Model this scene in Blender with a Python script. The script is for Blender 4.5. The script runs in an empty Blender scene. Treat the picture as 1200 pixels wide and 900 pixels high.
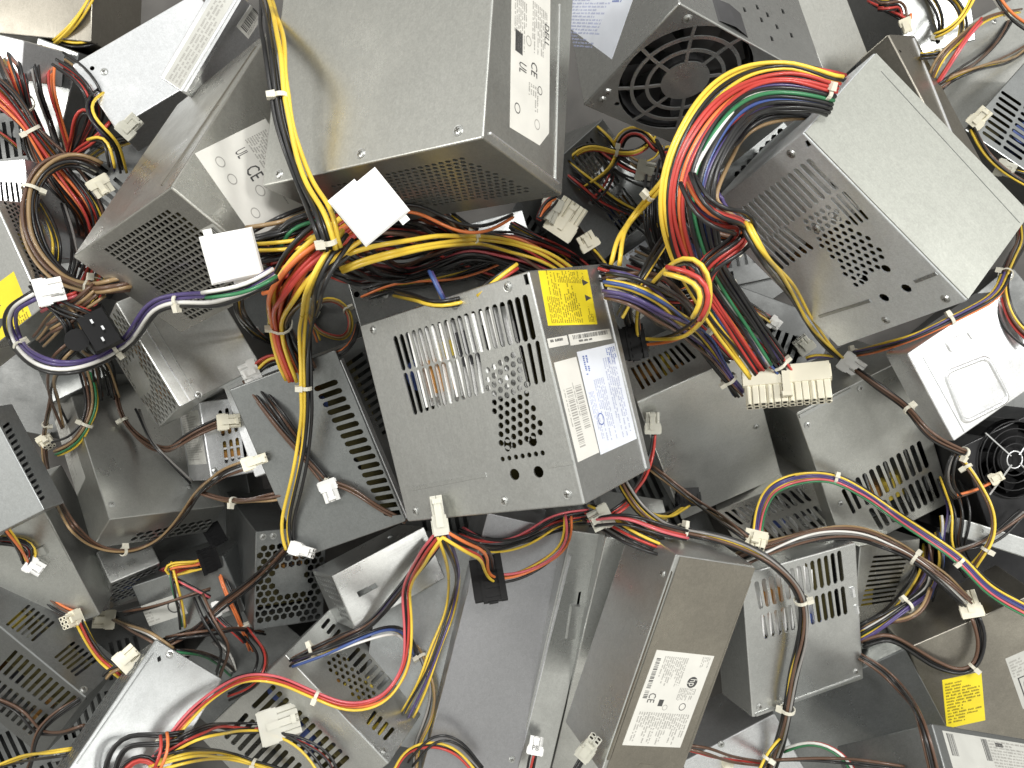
import bpy, math, random
from mathutils import Vector, Matrix, geometry
from mathutils.bvhtree import BVHTree
random.seed(7)
sc = bpy.context.scene
COL = sc.collection
# ------------------------------------------------------------------ camera, world, lamps, exposure
F, H = 950.0, 0.95            # focal length in photo pixels (1200 wide); camera height over the floor in metres
cam = bpy.data.cameras.new('camera'); cam_o = bpy.data.objects.new('camera', cam); COL.objects.link(cam_o)
cam_o.location = (0, 0, H); cam.sensor_width = 36; cam.lens = 36*F/1200; cam.clip_start = .01; cam.clip_end = 50
sc.camera = cam_o
world = bpy.data.worlds.new('World'); sc.world = world; world.use_nodes = True
def setup_world():
    # a plain hall: pale ceiling, brighter wall on the window side, dull brown on the near side
    nt = world.node_tree; n = nt.nodes; L = nt.links; n.clear()
    tc = n.new('ShaderNodeTexCoord'); sep = n.new('ShaderNodeSeparateXYZ'); L.new(tc.outputs['Generated'], sep.inputs[0])
    r = n.new('ShaderNodeValToRGB'); e = r.color_ramp.elements
    mr = n.new('ShaderNodeMapRange'); mr.inputs[1].default_value = -1; L.new(sep.outputs[2], mr.inputs[0]); L.new(mr.outputs[0], r.inputs[0])
    e[0].position = 0; e[0].color = (.02, .02, .018, 1)
    e[1].position = 1; e[1].color = (.36, .37, .36, 1)
    for p, c in ((.47, (.10, .098, .092, 1)), (.56, (.34, .33, .30, 1)), (.75, (.46, .46, .44, 1))):
        x = e.new(p); x.color = c
    dt = n.new('ShaderNodeVectorMath'); dt.operation = 'DOT_PRODUCT'; L.new(tc.outputs['Generated'], dt.inputs[0]); dt.inputs[1].default_value = (.10, .95, 0)
    side = n.new('ShaderNodeValToRGB'); se = side.color_ramp.elements; se[0].position = .12; se[0].color = (.85, .83, .78, 1); se[1].position = .72; se[1].color = (1.0, 1.0, 1.0, 1)
    m1 = n.new('ShaderNodeMapRange'); m1.inputs[1].default_value = -1; L.new(dt.outputs['Value'], m1.inputs[0]); L.new(m1.outputs[0], side.inputs[0])
    nz = n.new('ShaderNodeTexNoise'); nz.inputs['Scale'].default_value = 3.2; nz.inputs['Detail'].default_value = 3; L.new(tc.outputs['Generated'], nz.inputs['Vector'])
    m2 = n.new('ShaderNodeMapRange'); m2.inputs[1].default_value = .3; m2.inputs[2].default_value = .7; m2.inputs[3].default_value = .22; m2.inputs[4].default_value = 1.85; L.new(nz.outputs[0], m2.inputs[0])
    mul = n.new('ShaderNodeVectorMath'); mul.operation = 'MULTIPLY'; L.new(r.outputs[0], mul.inputs[0]); L.new(m2.outputs[0], mul.inputs[1])
    mu2 = n.new('ShaderNodeVectorMath'); mu2.operation = 'MULTIPLY'; L.new(mul.outputs[0], mu2.inputs[0]); L.new(side.outputs[0], mu2.inputs[1])
    bg = n.new('ShaderNodeBackground'); bg.inputs[1].default_value = 1.45; L.new(mu2.outputs[0], bg.inputs[0])
    o = n.new('ShaderNodeOutputWorld'); L.new(bg.outputs[0], o.inputs[0])
setup_world()
def area(name, loc, target, sx, sy, power, color):
    l = bpy.data.lights.new(name, 'AREA'); l.shape = 'RECTANGLE'; l.size = sx; l.size_y = sy; l.energy = power; l.color = color
    o = bpy.data.objects.new(name, l); COL.objects.link(o); o.location = loc
    o.rotation_euler = (Vector(target)-Vector(loc)).to_track_quat('-Z', 'Y').to_euler()
area('lamp_right', (1.75, .45, 1.85), (.1, 0, .2),   .42, .42, 18, (1, .985, .94))
area('lamp_left', (-1.75, .30, 1.7), (0, 0, .2), .34, .34, 12, (1, .97, .91))
area('lamp_overhead', (.25, .75, 2.15), (.05, 0, .2), .45, .45, 20, (1, .985, .95))
sc.view_settings.view_transform = 'Standard'; sc.view_settings.look = 'None'; sc.view_settings.gamma = 1
sc.view_settings.exposure = 0.36
sc.view_settings.use_curve_mapping = False

# ------------------------------------------------------------------ solved places of the boxes: corner, three edges (metres)
POSES={
'A':((0.0094, 0.0656, 0.4809),(0.0329, -0.1363, -0.004),(-0.1149, -0.0251, -0.09),(0.051, 0.0143, -0.069)),
'C':((-0.0153, 0.1293, 0.5239),(0.0091, 0.1425, -0.0201),(-0.1442, -0.0036, -0.0904),(0.0462, -0.0133, -0.0732)),
'D':((-0.2032, 0.1172, 0.4672),(-0.0963, -0.0306, -0.0698),(0.0527, -0.0487, -0.0514),(0.0293, 0.1387, -0.1013)),
'E':((-0.3284, 0.211, 0.2785),(-0.0376, 0.0542, -0.0021),(0.0986, 0.0679, -0.0143),(-0.004, -0.0047, -0.0496)),
'E3':((-0.251, 0.222, 0.333),(0.0472, 0.0709, 0.0081),(-0.0183, 0.0124, -0.0019),(0.0076, 0.0018, -0.0603)),
'F':((0.1072, 0.2436, 0.4317),(0.1276, -0.0236, -0.0819),(-0.055, -0.04, -0.0741),(-0.0123, 0.1124, -0.0515)),
'F2':((0.2808, 0.2605, 0.2355),(-0.044, 0.0624, 0.0337),(0.0404, 0.0373, -0.0164),(-0.0715, 0.0201, -0.1304)),
'G':((0.185, 0.16, 0.4342),(0.1097, -0.1064, -0.0087),(0.0582, 0.0623, -0.0272),(-0.0331, -0.0239, -0.1257)),
'H':((0.3098, 0.2884, 0.2823),(0.0479, -0.1319, 0.0309),(0.0315, 0.0069, -0.0192),(-0.013, -0.0106, -0.0252)),
'I':((0.412, 0.2318, 0.2114),(0.074, 0.0813, -0.0041),(0.0619, -0.0554, 0.0197),(0.0126, -0.0157, -0.0836)),
'I2':((0.3901, 0.325, 0.144),(0.1422, 0.0796, -0.0187),(0.0697, -0.1218, 0.0123),(-0.0048, -0.0114, -0.0851)),
'J':((0.3336, 0.0256, 0.2657),(0.0874, 0.0548, -0.0139),(0.0453, -0.075, -0.011),(-0.0054, 0.0011, -0.0295)),
'K':((0.2609, -0.0264, 0.2053),(0.1067, 0.0516, -0.0062),(0.0656, -0.1415, -0.0482),(-0.0149, 0.021, -0.082)),
'L':((0.1122, -0.0166, 0.2204),(0.0992, 0.045, 0.0054),(0.06, -0.1212, -0.0914),(-0.0164, 0.0444, -0.0696)),
'L2':((0.207, -0.1292, 0.1266),(0.0897, 0.0464, 0.0432),(0.0414, -0.0606, -0.021),(0.0274, 0.0613, -0.1229)),
'M':((0.2064, -0.2866, 0.2544),(0.1123, 0.019, -0.0395),(-0.0149, 0.1276, 0.0191),(-0.0155, 0.0045, -0.042)),
'M2':((0.3267, -0.1521, 0.1894),(0.0739, 0.0009, -0.0346),(-0.0036, -0.1028, -0.0105),(-0.0634, 0.016, -0.135)),
'N':((0.1236, -0.1284, 0.3398),(-0.054, -0.176, -0.0244),(0.07, -0.0168, -0.0339),(-0.0244, 0.0156, -0.0582)),
'N2':((0.0795, -0.1298, 0.2607),(-0.0414, -0.2404, -0.0915),(0.0608, -0.0099, -0.0016),(0.0027, 0.0298, -0.0796)),
'Oq':((0.0527, -0.1299, 0.2302),(-0.0504, -0.237, -0.0347),(0.0315, -0.0055, -0.0084),(-0.0177, 0.015, -0.0766)),
'P':((-0.0221, -0.1157, 0.2209),(-0.0599, -0.2363, -0.0055),(0.0836, -0.0208, -0.0148),(-0.0135, 0.0054, -0.0837)),
'P2':((-0.1174, -0.1428, 0.1832),(-0.0293, -0.1857, 0.0156),(0.083, -0.0127, 0.0041),(0.0031, -0.0077, -0.0856)),
'Q':((-0.1949, -0.2322, 0.2544),(0.0895, -0.0925, 0.0029),(0.0249, 0.0219, -0.0686),(-0.1006, -0.0995, -0.0684)),
'R':((-0.2887, -0.2068, 0.2919),(-0.0322, -0.0723, 0.0732),(0.0479, -0.0388, -0.0173),(-0.0435, -0.0314, -0.0502)),
'S':((-0.3857, -0.2841, 0.2163),(-0.1058, 0.0934, 0.0077),(0.0138, 0.0188, -0.0387),(-0.0809, -0.0859, -0.0706)),
'T':((-0.3868, -0.1045, 0.2795),(-0.0423, 0.0853, 0.005),(-0.1122, -0.0549, -0.0119),(0.0017, 0.0025, -0.0278)),
'U':((-0.3609, -0.1217, 0.2232),(-0.0791, 0.1288, -0.0706),(0.0744, -0.0, -0.0834),(-0.0282, -0.0312, -0.0252)),
'V':((-0.2771, -0.0193, 0.2737),(-0.0497, 0.0867, 0.0083),(0.0542, 0.0355, -0.0461),(-0.0522, -0.0224, -0.0785)),
'W':((-0.2708, -0.0869, 0.2197),(-0.0118, 0.0704, -0.001),(0.0386, 0.0061, -0.0265),(-0.0487, -0.0091, -0.073)),
'X':((-0.3825, 0.0628, 0.2884),(-0.0439, 0.0894, -0.0059),(-0.1215, -0.0636, -0.0593),(0.0132, 0.0044, -0.0318)),
'Y':((0.3648, -0.2433, 0.2031),(0.1154, 0.0526, 0.0056),(0.0722, -0.1545, -0.0388),(-0.004, 0.0167, -0.0742)),
'Z':((0.3403, -0.275, 0.2929),(0.1208, -0.0386, -0.0555),(0.0002, -0.0455, 0.032),(-0.0488, -0.0503, -0.0713)),
'B':((-0.1388, 0.0271, 0.3137),(0.0528, -0.1386, -0.0204),(-0.0867, -0.0317, -0.0091),(0.0048, 0.0174, -0.1058)),
'BB':((-0.2391, -0.1377, 0.1936),(-0.0058, -0.0963, -0.012),(0.0584, 0.0006, -0.0334),(-0.0739, 0.0205, -0.129)),
'CC':((-0.1574, -0.1676, 0.242),(0.0755, 0.0347, -0.0485),(0.0195, -0.0491, -0.0048),(-0.0303, -0.0069, -0.0521)),
'EE':((-0.3929, -0.2207, 0.1764),(-0.039, 0.1237, 0.0406),(-0.1066, -0.0365, 0.0089),(-0.0116, 0.0178, -0.0654)),
'FF':((-0.3867, 0.3139, 0.2056),(0.0086, 0.0804, 0.0113),(-0.1218, 0.0138, -0.0061),(0.0055, 0.0113, -0.0851)),
'GG':((-0.3902, -0.1939, 0.1622),(0.0359, 0.0136, -0.0292),(-0.0196, 0.0287, -0.0107),(-0.0295, -0.0407, -0.0553)),
'AA':((0.4133, -0.0581, 0.2031),(0.0811, 0.0348, -0.0113),(0.0392, -0.0948, -0.0113),(-0.0137, 0.0044, -0.0848)),
'II':((-0.4149, 0.2921, 0.261),(-0.0072, -0.03, -0.0075),(-0.0712, 0.0191, -0.0086),(0.0086, 0.0101, -0.0482)),
'X2':((-0.42, 0.1941, 0.2521),(0.0067, -0.0832, -0.0086),(-0.077, -0.0058, -0.0033),(0.003, 0.0091, -0.0855)),
'E2':((-0.4369, 0.3193, 0.2038),(-0.0284, -0.0772, -0.0177),(0.0395, -0.015, 0.0021),(0.0121, 0.0179, -0.0976)),
'KK':((0.0271, 0.1963, 0.1931),(0.0593, 0.0558, -0.0132),(0.0631, -0.0751, -0.0337),(-0.0335, 0.0136, -0.0932)),
'LL':((0.0758, 0.1039, 0.1286),(0.0888, 0.064, -0.0026),(0.055, -0.0765, -0.0045),(-0.0041, 0.0021, -0.0859)),
'MM':((0.1652, 0.17, 0.2771),(0.0592, 0.0549, -0.0066),(0.0276, -0.0302, -0.0043),(-0.0132, 0.0022, -0.0991)),
'NN':((-0.1695, 0.1248, 0.1497),(0.1803, 0.0522, -0.0213),(0.0248, -0.0839, 0.0041),(-0.0082, -0.0066, -0.0854)),
'OO':((-0.2627, -0.0008, 0.2144),(0.0307, -0.0839, 0.0039),(0.0622, 0.023, 0.0037),(0.0058, -0.0018, -0.0858)),
'PP':((0.1578, -0.3539, 0.1923),(0.0861, 0.0477, 0.0042),(0.0295, -0.0532, -0.0009),(0.0026, 0.0028, -0.0859)),
'Y2':((0.2393, -0.3128, 0.1791),(0.1252, 0.068, 0.0198),(0.0616, -0.1104, -0.0107),(0.0069, 0.012, -0.0849)),
'HH':((0.4153, -0.1401, 0.1575),(0.1194, 0.0227, -0.0075),(0.0162, -0.0864, -0.0039),(-0.0059, 0.0028, -0.0858)),
'I3':((0.3754, 0.3097, 0.1777),(-0.0217, 0.0793, 0.0172),(0.0696, 0.02, -0.0048),(-0.0102, 0.0154, -0.084)),
'TT':((-0.4443, -0.0186, 0.167),(-0.0368, 0.0789, -0.0039),(0.0607, 0.0285, 0.0043),(0.0066, -0.0011, -0.0857)),
'RR':((-0.3564, -0.2566, 0.14),(-0.0202, 0.0566, 0.0083),(0.0931, 0.032, 0.0078),(0.0025, 0.0134, -0.0849)),
}
# ------------------------------------------------------------------ materials
MATS = {}
def nodes(name):
    m = bpy.data.materials.new(name); m.use_nodes = True
    nt = m.node_tree; b = nt.nodes['Principled BSDF']; MATS[name] = m
    return m, nt, b
def plain(name, col, rough=.45, metal=0, var=.12, scale=60, trans=0, bump=0, coat=0, alpha=None):
    m, nt, b = nodes(name); n = nt.nodes; L = nt.links
    tc = n.new('ShaderNodeTexCoord'); nz = n.new('ShaderNodeTexNoise'); nz.inputs['Scale'].default_value = scale; nz.inputs['Detail'].default_value = 4
    L.new(tc.outputs['Object'], nz.inputs['Vector'])
    mr = n.new('ShaderNodeMapRange'); mr.inputs[1].default_value = .3; mr.inputs[2].default_value = .7; mr.inputs[3].default_value = 1-var; mr.inputs[4].default_value = 1+var; L.new(nz.outputs[0], mr.inputs[0])
    mx = n.new('ShaderNodeVectorMath'); mx.operation = 'MULTIPLY'; mx.inputs[0].default_value = col; L.new(mr.outputs[0], mx.inputs[1]); L.new(mx.outputs[0], b.inputs['Base Color'])
    b.inputs['Metallic'].default_value = metal
    r2 = n.new('ShaderNodeMapRange'); r2.inputs[1].default_value = .3; r2.inputs[2].default_value = .7; r2.inputs[3].default_value = max(.04, rough-.1); r2.inputs[4].default_value = rough+.1; L.new(nz.outputs[0], r2.inputs[0]); L.new(r2.outputs[0], b.inputs['Roughness'])
    if trans: b.inputs['Transmission Weight'].default_value = trans; b.inputs['IOR'].default_value = 1.35
    if name.startswith('black_p'): b.inputs['Specular IOR Level'].default_value = .18
    if coat: b.inputs['Coat Weight'].default_value = coat
    if bump:
        bp = n.new('ShaderNodeBump'); bp.inputs['Strength'].default_value = bump; bp.inputs['Distance'].default_value = .0005; L.new(nz.outputs[0], bp.inputs['Height']); L.new(bp.outputs[0], b.inputs['Normal'])
    return m
def steel(name, col, rough=.36, dirt=.25, seed=0.0, spangle=.04, metal=.86):
    """galvanised sheet: fine spangle, rolled grain, handling smudges"""
    m, nt, b = nodes(name); n = nt.nodes; L = nt.links
    tc = n.new('ShaderNodeTexCoord'); oi = n.new('ShaderNodeObjectInfo')
    ad = n.new('ShaderNodeVectorMath'); ad.operation = 'ADD'; L.new(tc.outputs['Object'], ad.inputs[0]); L.new(oi.outputs['Random'], ad.inputs[1])
    vo = n.new('ShaderNodeTexVoronoi'); vo.inputs['Scale'].default_value = 420; L.new(ad.outputs[0], vo.inputs['Vector'])
    sm = n.new('ShaderNodeTexNoise'); sm.inputs['Scale'].default_value = 16; sm.inputs['Detail'].default_value = 7; sm.inputs['Roughness'].default_value = .62; L.new(ad.outputs[0], sm.inputs['Vector'])
    fn = n.new('ShaderNodeTexNoise'); fn.inputs['Scale'].default_value = 900; fn.inputs['Detail'].default_value = 2; L.new(ad.outputs[0], fn.inputs['Vector'])
    big = n.new('ShaderNodeTexNoise'); big.inputs['Scale'].default_value = 7; big.inputs['Detail'].default_value = 2; L.new(ad.outputs[0], big.inputs['Vector'])
    # colour
    sp = n.new('ShaderNodeSeparateColor'); L.new(vo.outputs['Color'], sp.inputs[0])
    a = n.new('ShaderNodeMapRange'); a.inputs[3].default_value = 1-spangle; a.inputs[4].default_value = 1+spangle; L.new(sp.outputs[0], a.inputs[0])
    d = n.new('ShaderNodeMapRange'); d.inputs[1].default_value = .38; d.inputs[2].default_value = .66; d.inputs[3].default_value = 1-dirt; d.inputs[4].default_value = 1.05; L.new(sm.outputs[0], d.inputs[0])
    g = n.new('ShaderNodeMapRange'); g.inputs[1].default_value = .3; g.inputs[2].default_value = .7; g.inputs[3].default_value = .93; g.inputs[4].default_value = 1.07; L.new(fn.outputs[0], g.inputs[0])
    p1 = n.new('ShaderNodeMath'); p1.operation = 'MULTIPLY'; L.new(a.outputs[0], p1.inputs[0]); L.new(d.outputs[0], p1.inputs[1])
    p2 = n.new('ShaderNodeMath'); p2.operation = 'MULTIPLY'; L.new(p1.outputs[0], p2.inputs[0]); L.new(g.outputs[0], p2.inputs[1])
    mx = n.new('ShaderNodeVectorMath'); mx.operation = 'MULTIPLY'; mx.inputs[0].default_value = col; L.new(p2.outputs[0], mx.inputs[1]); L.new(mx.outputs[0], b.inputs['Base Color'])
    b.inputs['Metallic'].default_value = metal
    mp = n.new('ShaderNodeMapping'); mp.inputs['Scale'].default_value = (14, 900, 900); L.new(ad.outputs[0], mp.inputs['Vector'])
    gr = n.new('ShaderNodeTexNoise'); gr.inputs['Scale'].default_value = 1; gr.inputs['Detail'].default_value = 3; L.new(mp.outputs[0], gr.inputs['Vector'])
    r = n.new('ShaderNodeMapRange'); r.inputs[1].default_value = .35; r.inputs[2].default_value = .68; r.inputs[3].default_value = rough+.16; r.inputs[4].default_value = rough-.04; L.new(sm.outputs[0], r.inputs[0]); L.new(r.outputs[0], b.inputs['Roughness'])
    ht = n.new('ShaderNodeMath'); ht.operation = 'MULTIPLY_ADD'; L.new(big.outputs[0], ht.inputs[0]); ht.inputs[1].default_value = 26.0; L.new(gr.outputs[0], ht.inputs[2])
    bp = n.new('ShaderNodeBump'); bp.inputs['Strength'].default_value = .22; bp.inputs['Distance'].default_value = .00022; L.new(ht.outputs[0], bp.inputs['Height']); L.new(bp.outputs[0], b.inputs['Normal'])
    return m
steel('steel', (.55, .56, .55), .25, .12); steel('steel_warm', (.54, .535, .50), .25, .12); steel('steel_blue', (.44, .455, .46), .27, .12); steel('steel_shaded', (.18, .185, .185), .36, .3)  # last one: steel darkened in colour to stand for shade in the gaps
steel('steel_bright', (.84, .85, .87), .25, .08); steel('steel_dark', (.28, .29, .29), .28, .16); steel('steel_tan', (.32, .30, .26), .28, .14)
steel('steel_light', (.68, .69, .67), .28, .06); steel('steel_lilac', (.43, .43, .45), .28, .08); steel('steel_olive', (.51, .515, .49), .27, .10)
steel('steel_pale', (.38, .39, .36), .40, .05, metal=.55); steel('steel_cool', (.72, .75, .77), .36, .06, metal=.5); steel('fin', (.95, .95, .94), .4, .05, metal=.2)
plain('black_plastic', (.012, .012, .013), .55, var=.2); plain('black_metal', (.02, .02, .022), .4, .5)
plain('fan_plastic', (.055, .055, .058), .45); plain('nylon', (.80, .76, .62), .42, var=.06, coat=.1); plain('nylon_white', (.86, .86, .85), .4, var=.04); plain('nylon_clear', (.78, .77, .68), .35, var=.06, trans=.35)
plain('tie', (.78, .75, .64), .38, var=.06, trans=.15)
plain('cavity', (.05, .045, .035), .7); plain('paper', (.68, .67, .63), .5, var=.04); plain('paper_blue', (.70, .73, .80), .5, var=.05); plain('paper_yellow', (.86, .70, .03), .45, var=.05)
plain('paper_grey', (.50, .50, .47), .5, var=.06); plain('ink', (.06, .06, .06), .6); plain('ink_grey', (.34, .33, .31), .6); plain('ink_blue', (.10, .15, .42), .6); plain('ink_brown', (.26, .19, .02), .6)
plain('ink_lilac', (.40, .43, .60), .6)
plain('board', (.10, .085, .03), .5); plain('copper', (.55, .28, .08), .35, .6); plain('tape', (.55, .42, .06), .4); plain('ferrite', (.04, .04, .045), .5)
plain('concrete', (.10, .095, .09), .8, var=.3, scale=20)
WC = {'Y': (.80, .56, .06), 'K': (.014, .014, .015), 'R': (.48, .05, .04), 'O': (.74, .20, .06), 'B': (.045, .085, .26), 'P': (.075, .055, .17), 'W': (.74, .73, .70),
      'G': (.035, .19, .08), 'N': (.115, .062, .040), 'S': (.24, .23, .22), 'M': (.62, .12, .14), 'T': (.30, .20, .10)}
WN = {'Y': 'yellow', 'K': 'black', 'R': 'red', 'O': 'orange', 'B': 'blue', 'P': 'purple', 'W': 'white', 'G': 'green', 'N': 'brown', 'S': 'grey', 'M': 'pink', 'T': 'tan'}
for k, c in WC.items(): plain('wire_'+k, c, .36, var=.10, scale=35, coat=.12)

# ------------------------------------------------------------------ mesh helpers
class MB:
    def __init__(s): s.v = []; s.f = []; s.m = []
    def add(s, vs, fs, mi=0):
        o = len(s.v); s.v += [tuple(v) for v in vs]
        for f in fs: s.f.append(tuple(i+o for i in f)); s.m.append(mi)
    def hexa(s, p, mi=0):            # 8 points: bottom 4, top 4
        s.add(p, [(3, 2, 1, 0), (4, 5, 6, 7), (0, 1, 5, 4), (1, 2, 6, 5), (2, 3, 7, 6), (3, 0, 4, 7)], mi)
    def box(s, lo, hi, mi=0):
        (a, b, c), (d, e, f) = lo, hi
        s.hexa([(a, b, c), (d, b, c), (d, e, c), (a, e, c), (a, b, f), (d, b, f), (d, e, f), (a, e, f)], mi)
    def cyl(s, c, r, z0, z1, n=14, mi=0, r2=None, cap=True):
        r2 = r if r2 is None else r2
        vs = [(c[0]+r*math.cos(2*math.pi*i/n), c[1]+r*math.sin(2*math.pi*i/n), z0) for i in range(n)] + [(c[0]+r2*math.cos(2*math.pi*i/n), c[1]+r2*math.sin(2*math.pi*i/n), z1) for i in range(n)]
        fs = [(i, (i+1) % n, n+(i+1) % n, n+i) for i in range(n)]
        if cap: fs += [tuple(range(n-1, -1, -1)), tuple(range(n, 2*n))]
        s.add(vs, fs, mi)
    def mesh(s, name, mats, smooth=False):
        me = bpy.data.meshes.new(name); me.from_pydata(s.v, [], s.f)
        for m in (mats if isinstance(mats, (list, tuple)) else [mats]): me.materials.append(MATS[m])
        if len(me.materials) > 1: me.polygons.foreach_set('material_index', s.m)
        if smooth: me.polygons.foreach_set('use_smooth', [True]*len(me.polygons))
        me.update(); return me
    def obj(s, name, mats, parent=None, smooth=False): return link(name, s.mesh(name, mats, smooth), parent)
def link(name, me, parent=None):
    o = bpy.data.objects.new(name, me); COL.objects.link(o)
    if parent: o.parent = parent
    return o
def tag(o, label, cat, group=None):
    o['label'] = label; o['category'] = cat
    if group: o['group'] = group
    return o
def unproj(x, y, d): return Vector(((x-600)/F*d, -(y-450)/F*d, H-d))
def tube(mb, pts, r, n=7, mi=0, cap=True):
    N = len(pts)
    if N < 2: return
    t0 = (pts[1]-pts[0]).normalized(); up = Vector((0, 0, 1)) if abs(t0.z) < .9 else Vector((1, 0, 0))
    nx = t0.cross(up).normalized(); vs = []
    for i in range(N):
        t = (pts[min(i+1, N-1)]-pts[max(i-1, 0)])
        t = t.normalized() if t.length > 1e-9 else t0
        nx = (nx-t*nx.dot(t)).normalized(); ny = t.cross(nx)
        rr = r[i] if isinstance(r, list) else r
        for k in range(n):
            a = 2*math.pi*k/n; vs.append(pts[i]+nx*(rr*math.cos(a))+ny*(rr*math.sin(a)))
    fs = [(i*n+k, i*n+(k+1) % n, (i+1)*n+(k+1) % n, (i+1)*n+k) for i in range(N-1) for k in range(n)]
    if cap: fs += [tuple(range(n-1, -1, -1)), tuple(range((N-1)*n, N*n))]
    mb.add(vs, fs, mi)
_gl = {}
def glyphs(text):                   # outlines of real lettering as flat triangles, cap height 1
    if text in _gl: return _gl[text]
    cu = bpy.data.curves.new('t', 'FONT'); cu.body = text; cu.size = 1.4; cu.resolution_u = 2
    o = bpy.data.objects.new('t', cu); COL.objects.link(o); bpy.context.view_layer.update()
    me = o.to_mesh(); r = ([v.co.copy() for v in me.vertices], [tuple(p.vertices) for p in me.polygons])
    o.to_mesh_clear(); bpy.data.objects.remove(o); bpy.data.curves.remove(cu); _gl[text] = r; return r

# ------------------------------------------------------------------ a box with faces ab, ac, bc meeting at the corner O
class Box:
    def __init__(s, key, O=None, a=None, b=None, c=None):
        if O is None: O, a, b, c = POSES[key]
        s.key = key; s.O = Vector(O); s.e = [Vector(a), Vector(b), Vector(c)]
        s.L = [v.length for v in s.e]; s.u = [v.normalized() for v in s.e]
        s.s = 1 if s.u[0].cross(s.u[1]).dot(s.u[2]) > 0 else -1
        cen = s.O+(s.e[0]+s.e[1]+s.e[2])/2
        s.mat = Matrix((s.u[0], s.u[1], s.u[2]*s.s)).transposed().to_4x4(); s.mat.translation = cen
        s.inv = s.mat.inverted()
    AX = {'ab': (0, 1, 2), 'ac': (0, 2, 1), 'bc': (1, 2, 0)}
    def p(s, face, u, v, h=0.0):     # point in local space: u, v along the face's edges from O, h out of the face
        i, j, k = s.AX[face[:2]]; q = [0, 0, 0]
        q[i] = u; q[j] = v; q[k] = (s.L[k]+h) if face.endswith('2') else -h
        return Vector((q[0]-s.L[0]/2, q[1]-s.L[1]/2, s.s*(q[2]-s.L[2]/2)))
    def uv(s, face, x, y):           # where the sight line through a photo pixel meets that face
        i, j, k = s.AX[face[:2]]
        d = unproj(x, y, 1)-Vector((0, 0, H)); o = Vector((0, 0, H)); n = s.u[k]
        P = s.O+(s.e[k] if face.endswith('2') else Vector()); t = (P-o).dot(n)/d.dot(n); q = o+d*t-s.O
        return (q.dot(s.u[i]), q.dot(s.u[j]))
    def size(s, face): i, j, k = s.AX[face[:2]]; return s.L[i], s.L[j]
BOX = {k: Box(k) for k in POSES}
def lerp(a, b, t): return (a[0]+(b[0]-a[0])*t, a[1]+(b[1]-a[1])*t)
def inquad(p, q):
    sg = 0
    for i in range(4):
        a, b = q[i], q[(i+1) % 4]; c = (b[0]-a[0])*(p[1]-a[1])-(b[1]-a[1])*(p[0]-a[0])
        if sg == 0: sg = c
        elif c*sg < 0: return False
    return True
class Vents:                         # openings cut into a face, given in face coordinates
    def __init__(s, bx, face): s.b = bx; s.face = face; s.h = []
    def Q(s, q): return [s.b.uv(s.face, *p) for p in q]
    def slots(s, q, n, duty=.52, rows=1, rgap=.12):
        q = s.Q(q)
        for r in range(rows):
            v0, v1 = (r+(rgap/2 if r else 0))/rows, (r+1-(rgap/2 if r < rows-1 else 0))/rows
            for i in range(n):
                t0, t1 = (i+.5-duty/2)/n, (i+.5+duty/2)/n
                B = lambda t, w: lerp(lerp(q[0], q[1], t), lerp(q[3], q[2], t), w)
                w = math.dist(B(t0, v0), B(t1, v0)); l = math.dist(B(t0, v0), B(t0, v1)); k = min(.3, .4*w/max(l, 1e-6))*(v1-v0); m = (t1-t0)*.25
                s.h.append([B(t0+m, v0), B(t1-m, v0), B(t1, v0+k), B(t1, v1-k), B(t1-m, v1), B(t0+m, v1), B(t0, v1-k), B(t0, v0+k)])
        return s
    def grid(s, q, pitch, r, n=8, stag=True, blank=None, sq=False, ang=0.0):
        q = s.Q(q); ex = Vector(q[1])-Vector(q[0])
        a0 = math.atan2(ex.y, ex.x)+ang; c, sn = math.cos(a0), math.sin(a0); o = q[0]
        bl = [s.b.uv(s.face, *p) for p in blank] if blank and len(blank) == 4 else None
        R = 60
        for j in range(-R, R):
            for i in range(-R, R):
                x = (i+(.5 if stag and j % 2 else 0)+.5)*pitch; y = (j+.5)*pitch*(.866 if stag else 1)
                p = (o[0]+c*x-sn*y, o[1]+sn*x+c*y)
                if not inquad(p, q) or (bl and inquad(p, bl)): continue
                k = 4 if sq else n
                ph = math.pi/4+a0 if sq else (math.pi/6+a0 if n == 6 else 0)
                s.h.append([(p[0]+r*math.cos(ph+2*math.pi*m/k), p[1]+r*math.sin(ph+2*math.pi*m/k)) for m in range(k)])
        return s
    def hole(s, x, y, r, n=10): 
        p = s.b.uv(s.face, x, y); s.h.append([(p[0]+r*math.cos(2*math.pi*m/n), p[1]+r*math.sin(2*math.pi*m/n)) for m in range(n)]); return s
    def poly(s, q): s.h.append(s.Q(q)); return s
    def grille(s, x, y, radii, spokes, bar=.0011, tw=.12):
        c = s.b.uv(s.face, x, y)
        for (r0, r1) in radii:
            for k in range(spokes):
                a0 = 2*math.pi*k/spokes; a1 = 2*math.pi*(k+1)/spokes; pts = []
                for (r, rev) in ((r1, 0), (r0, 1)):
                    da = bar/r; m = [a0+da+(a1-a0-2*da)*i/5+tw*r/.04 for i in range(6)]
                    pts += [(c[0]+r*math.cos(t), c[1]+r*math.sin(t)) for t in (m[::-1] if rev else m)]
                s.h.append(pts)
        return s
FACES = ('ab', 'ac', 'bc', 'ab2', 'ac2', 'bc2')
RB = .0011
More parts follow.
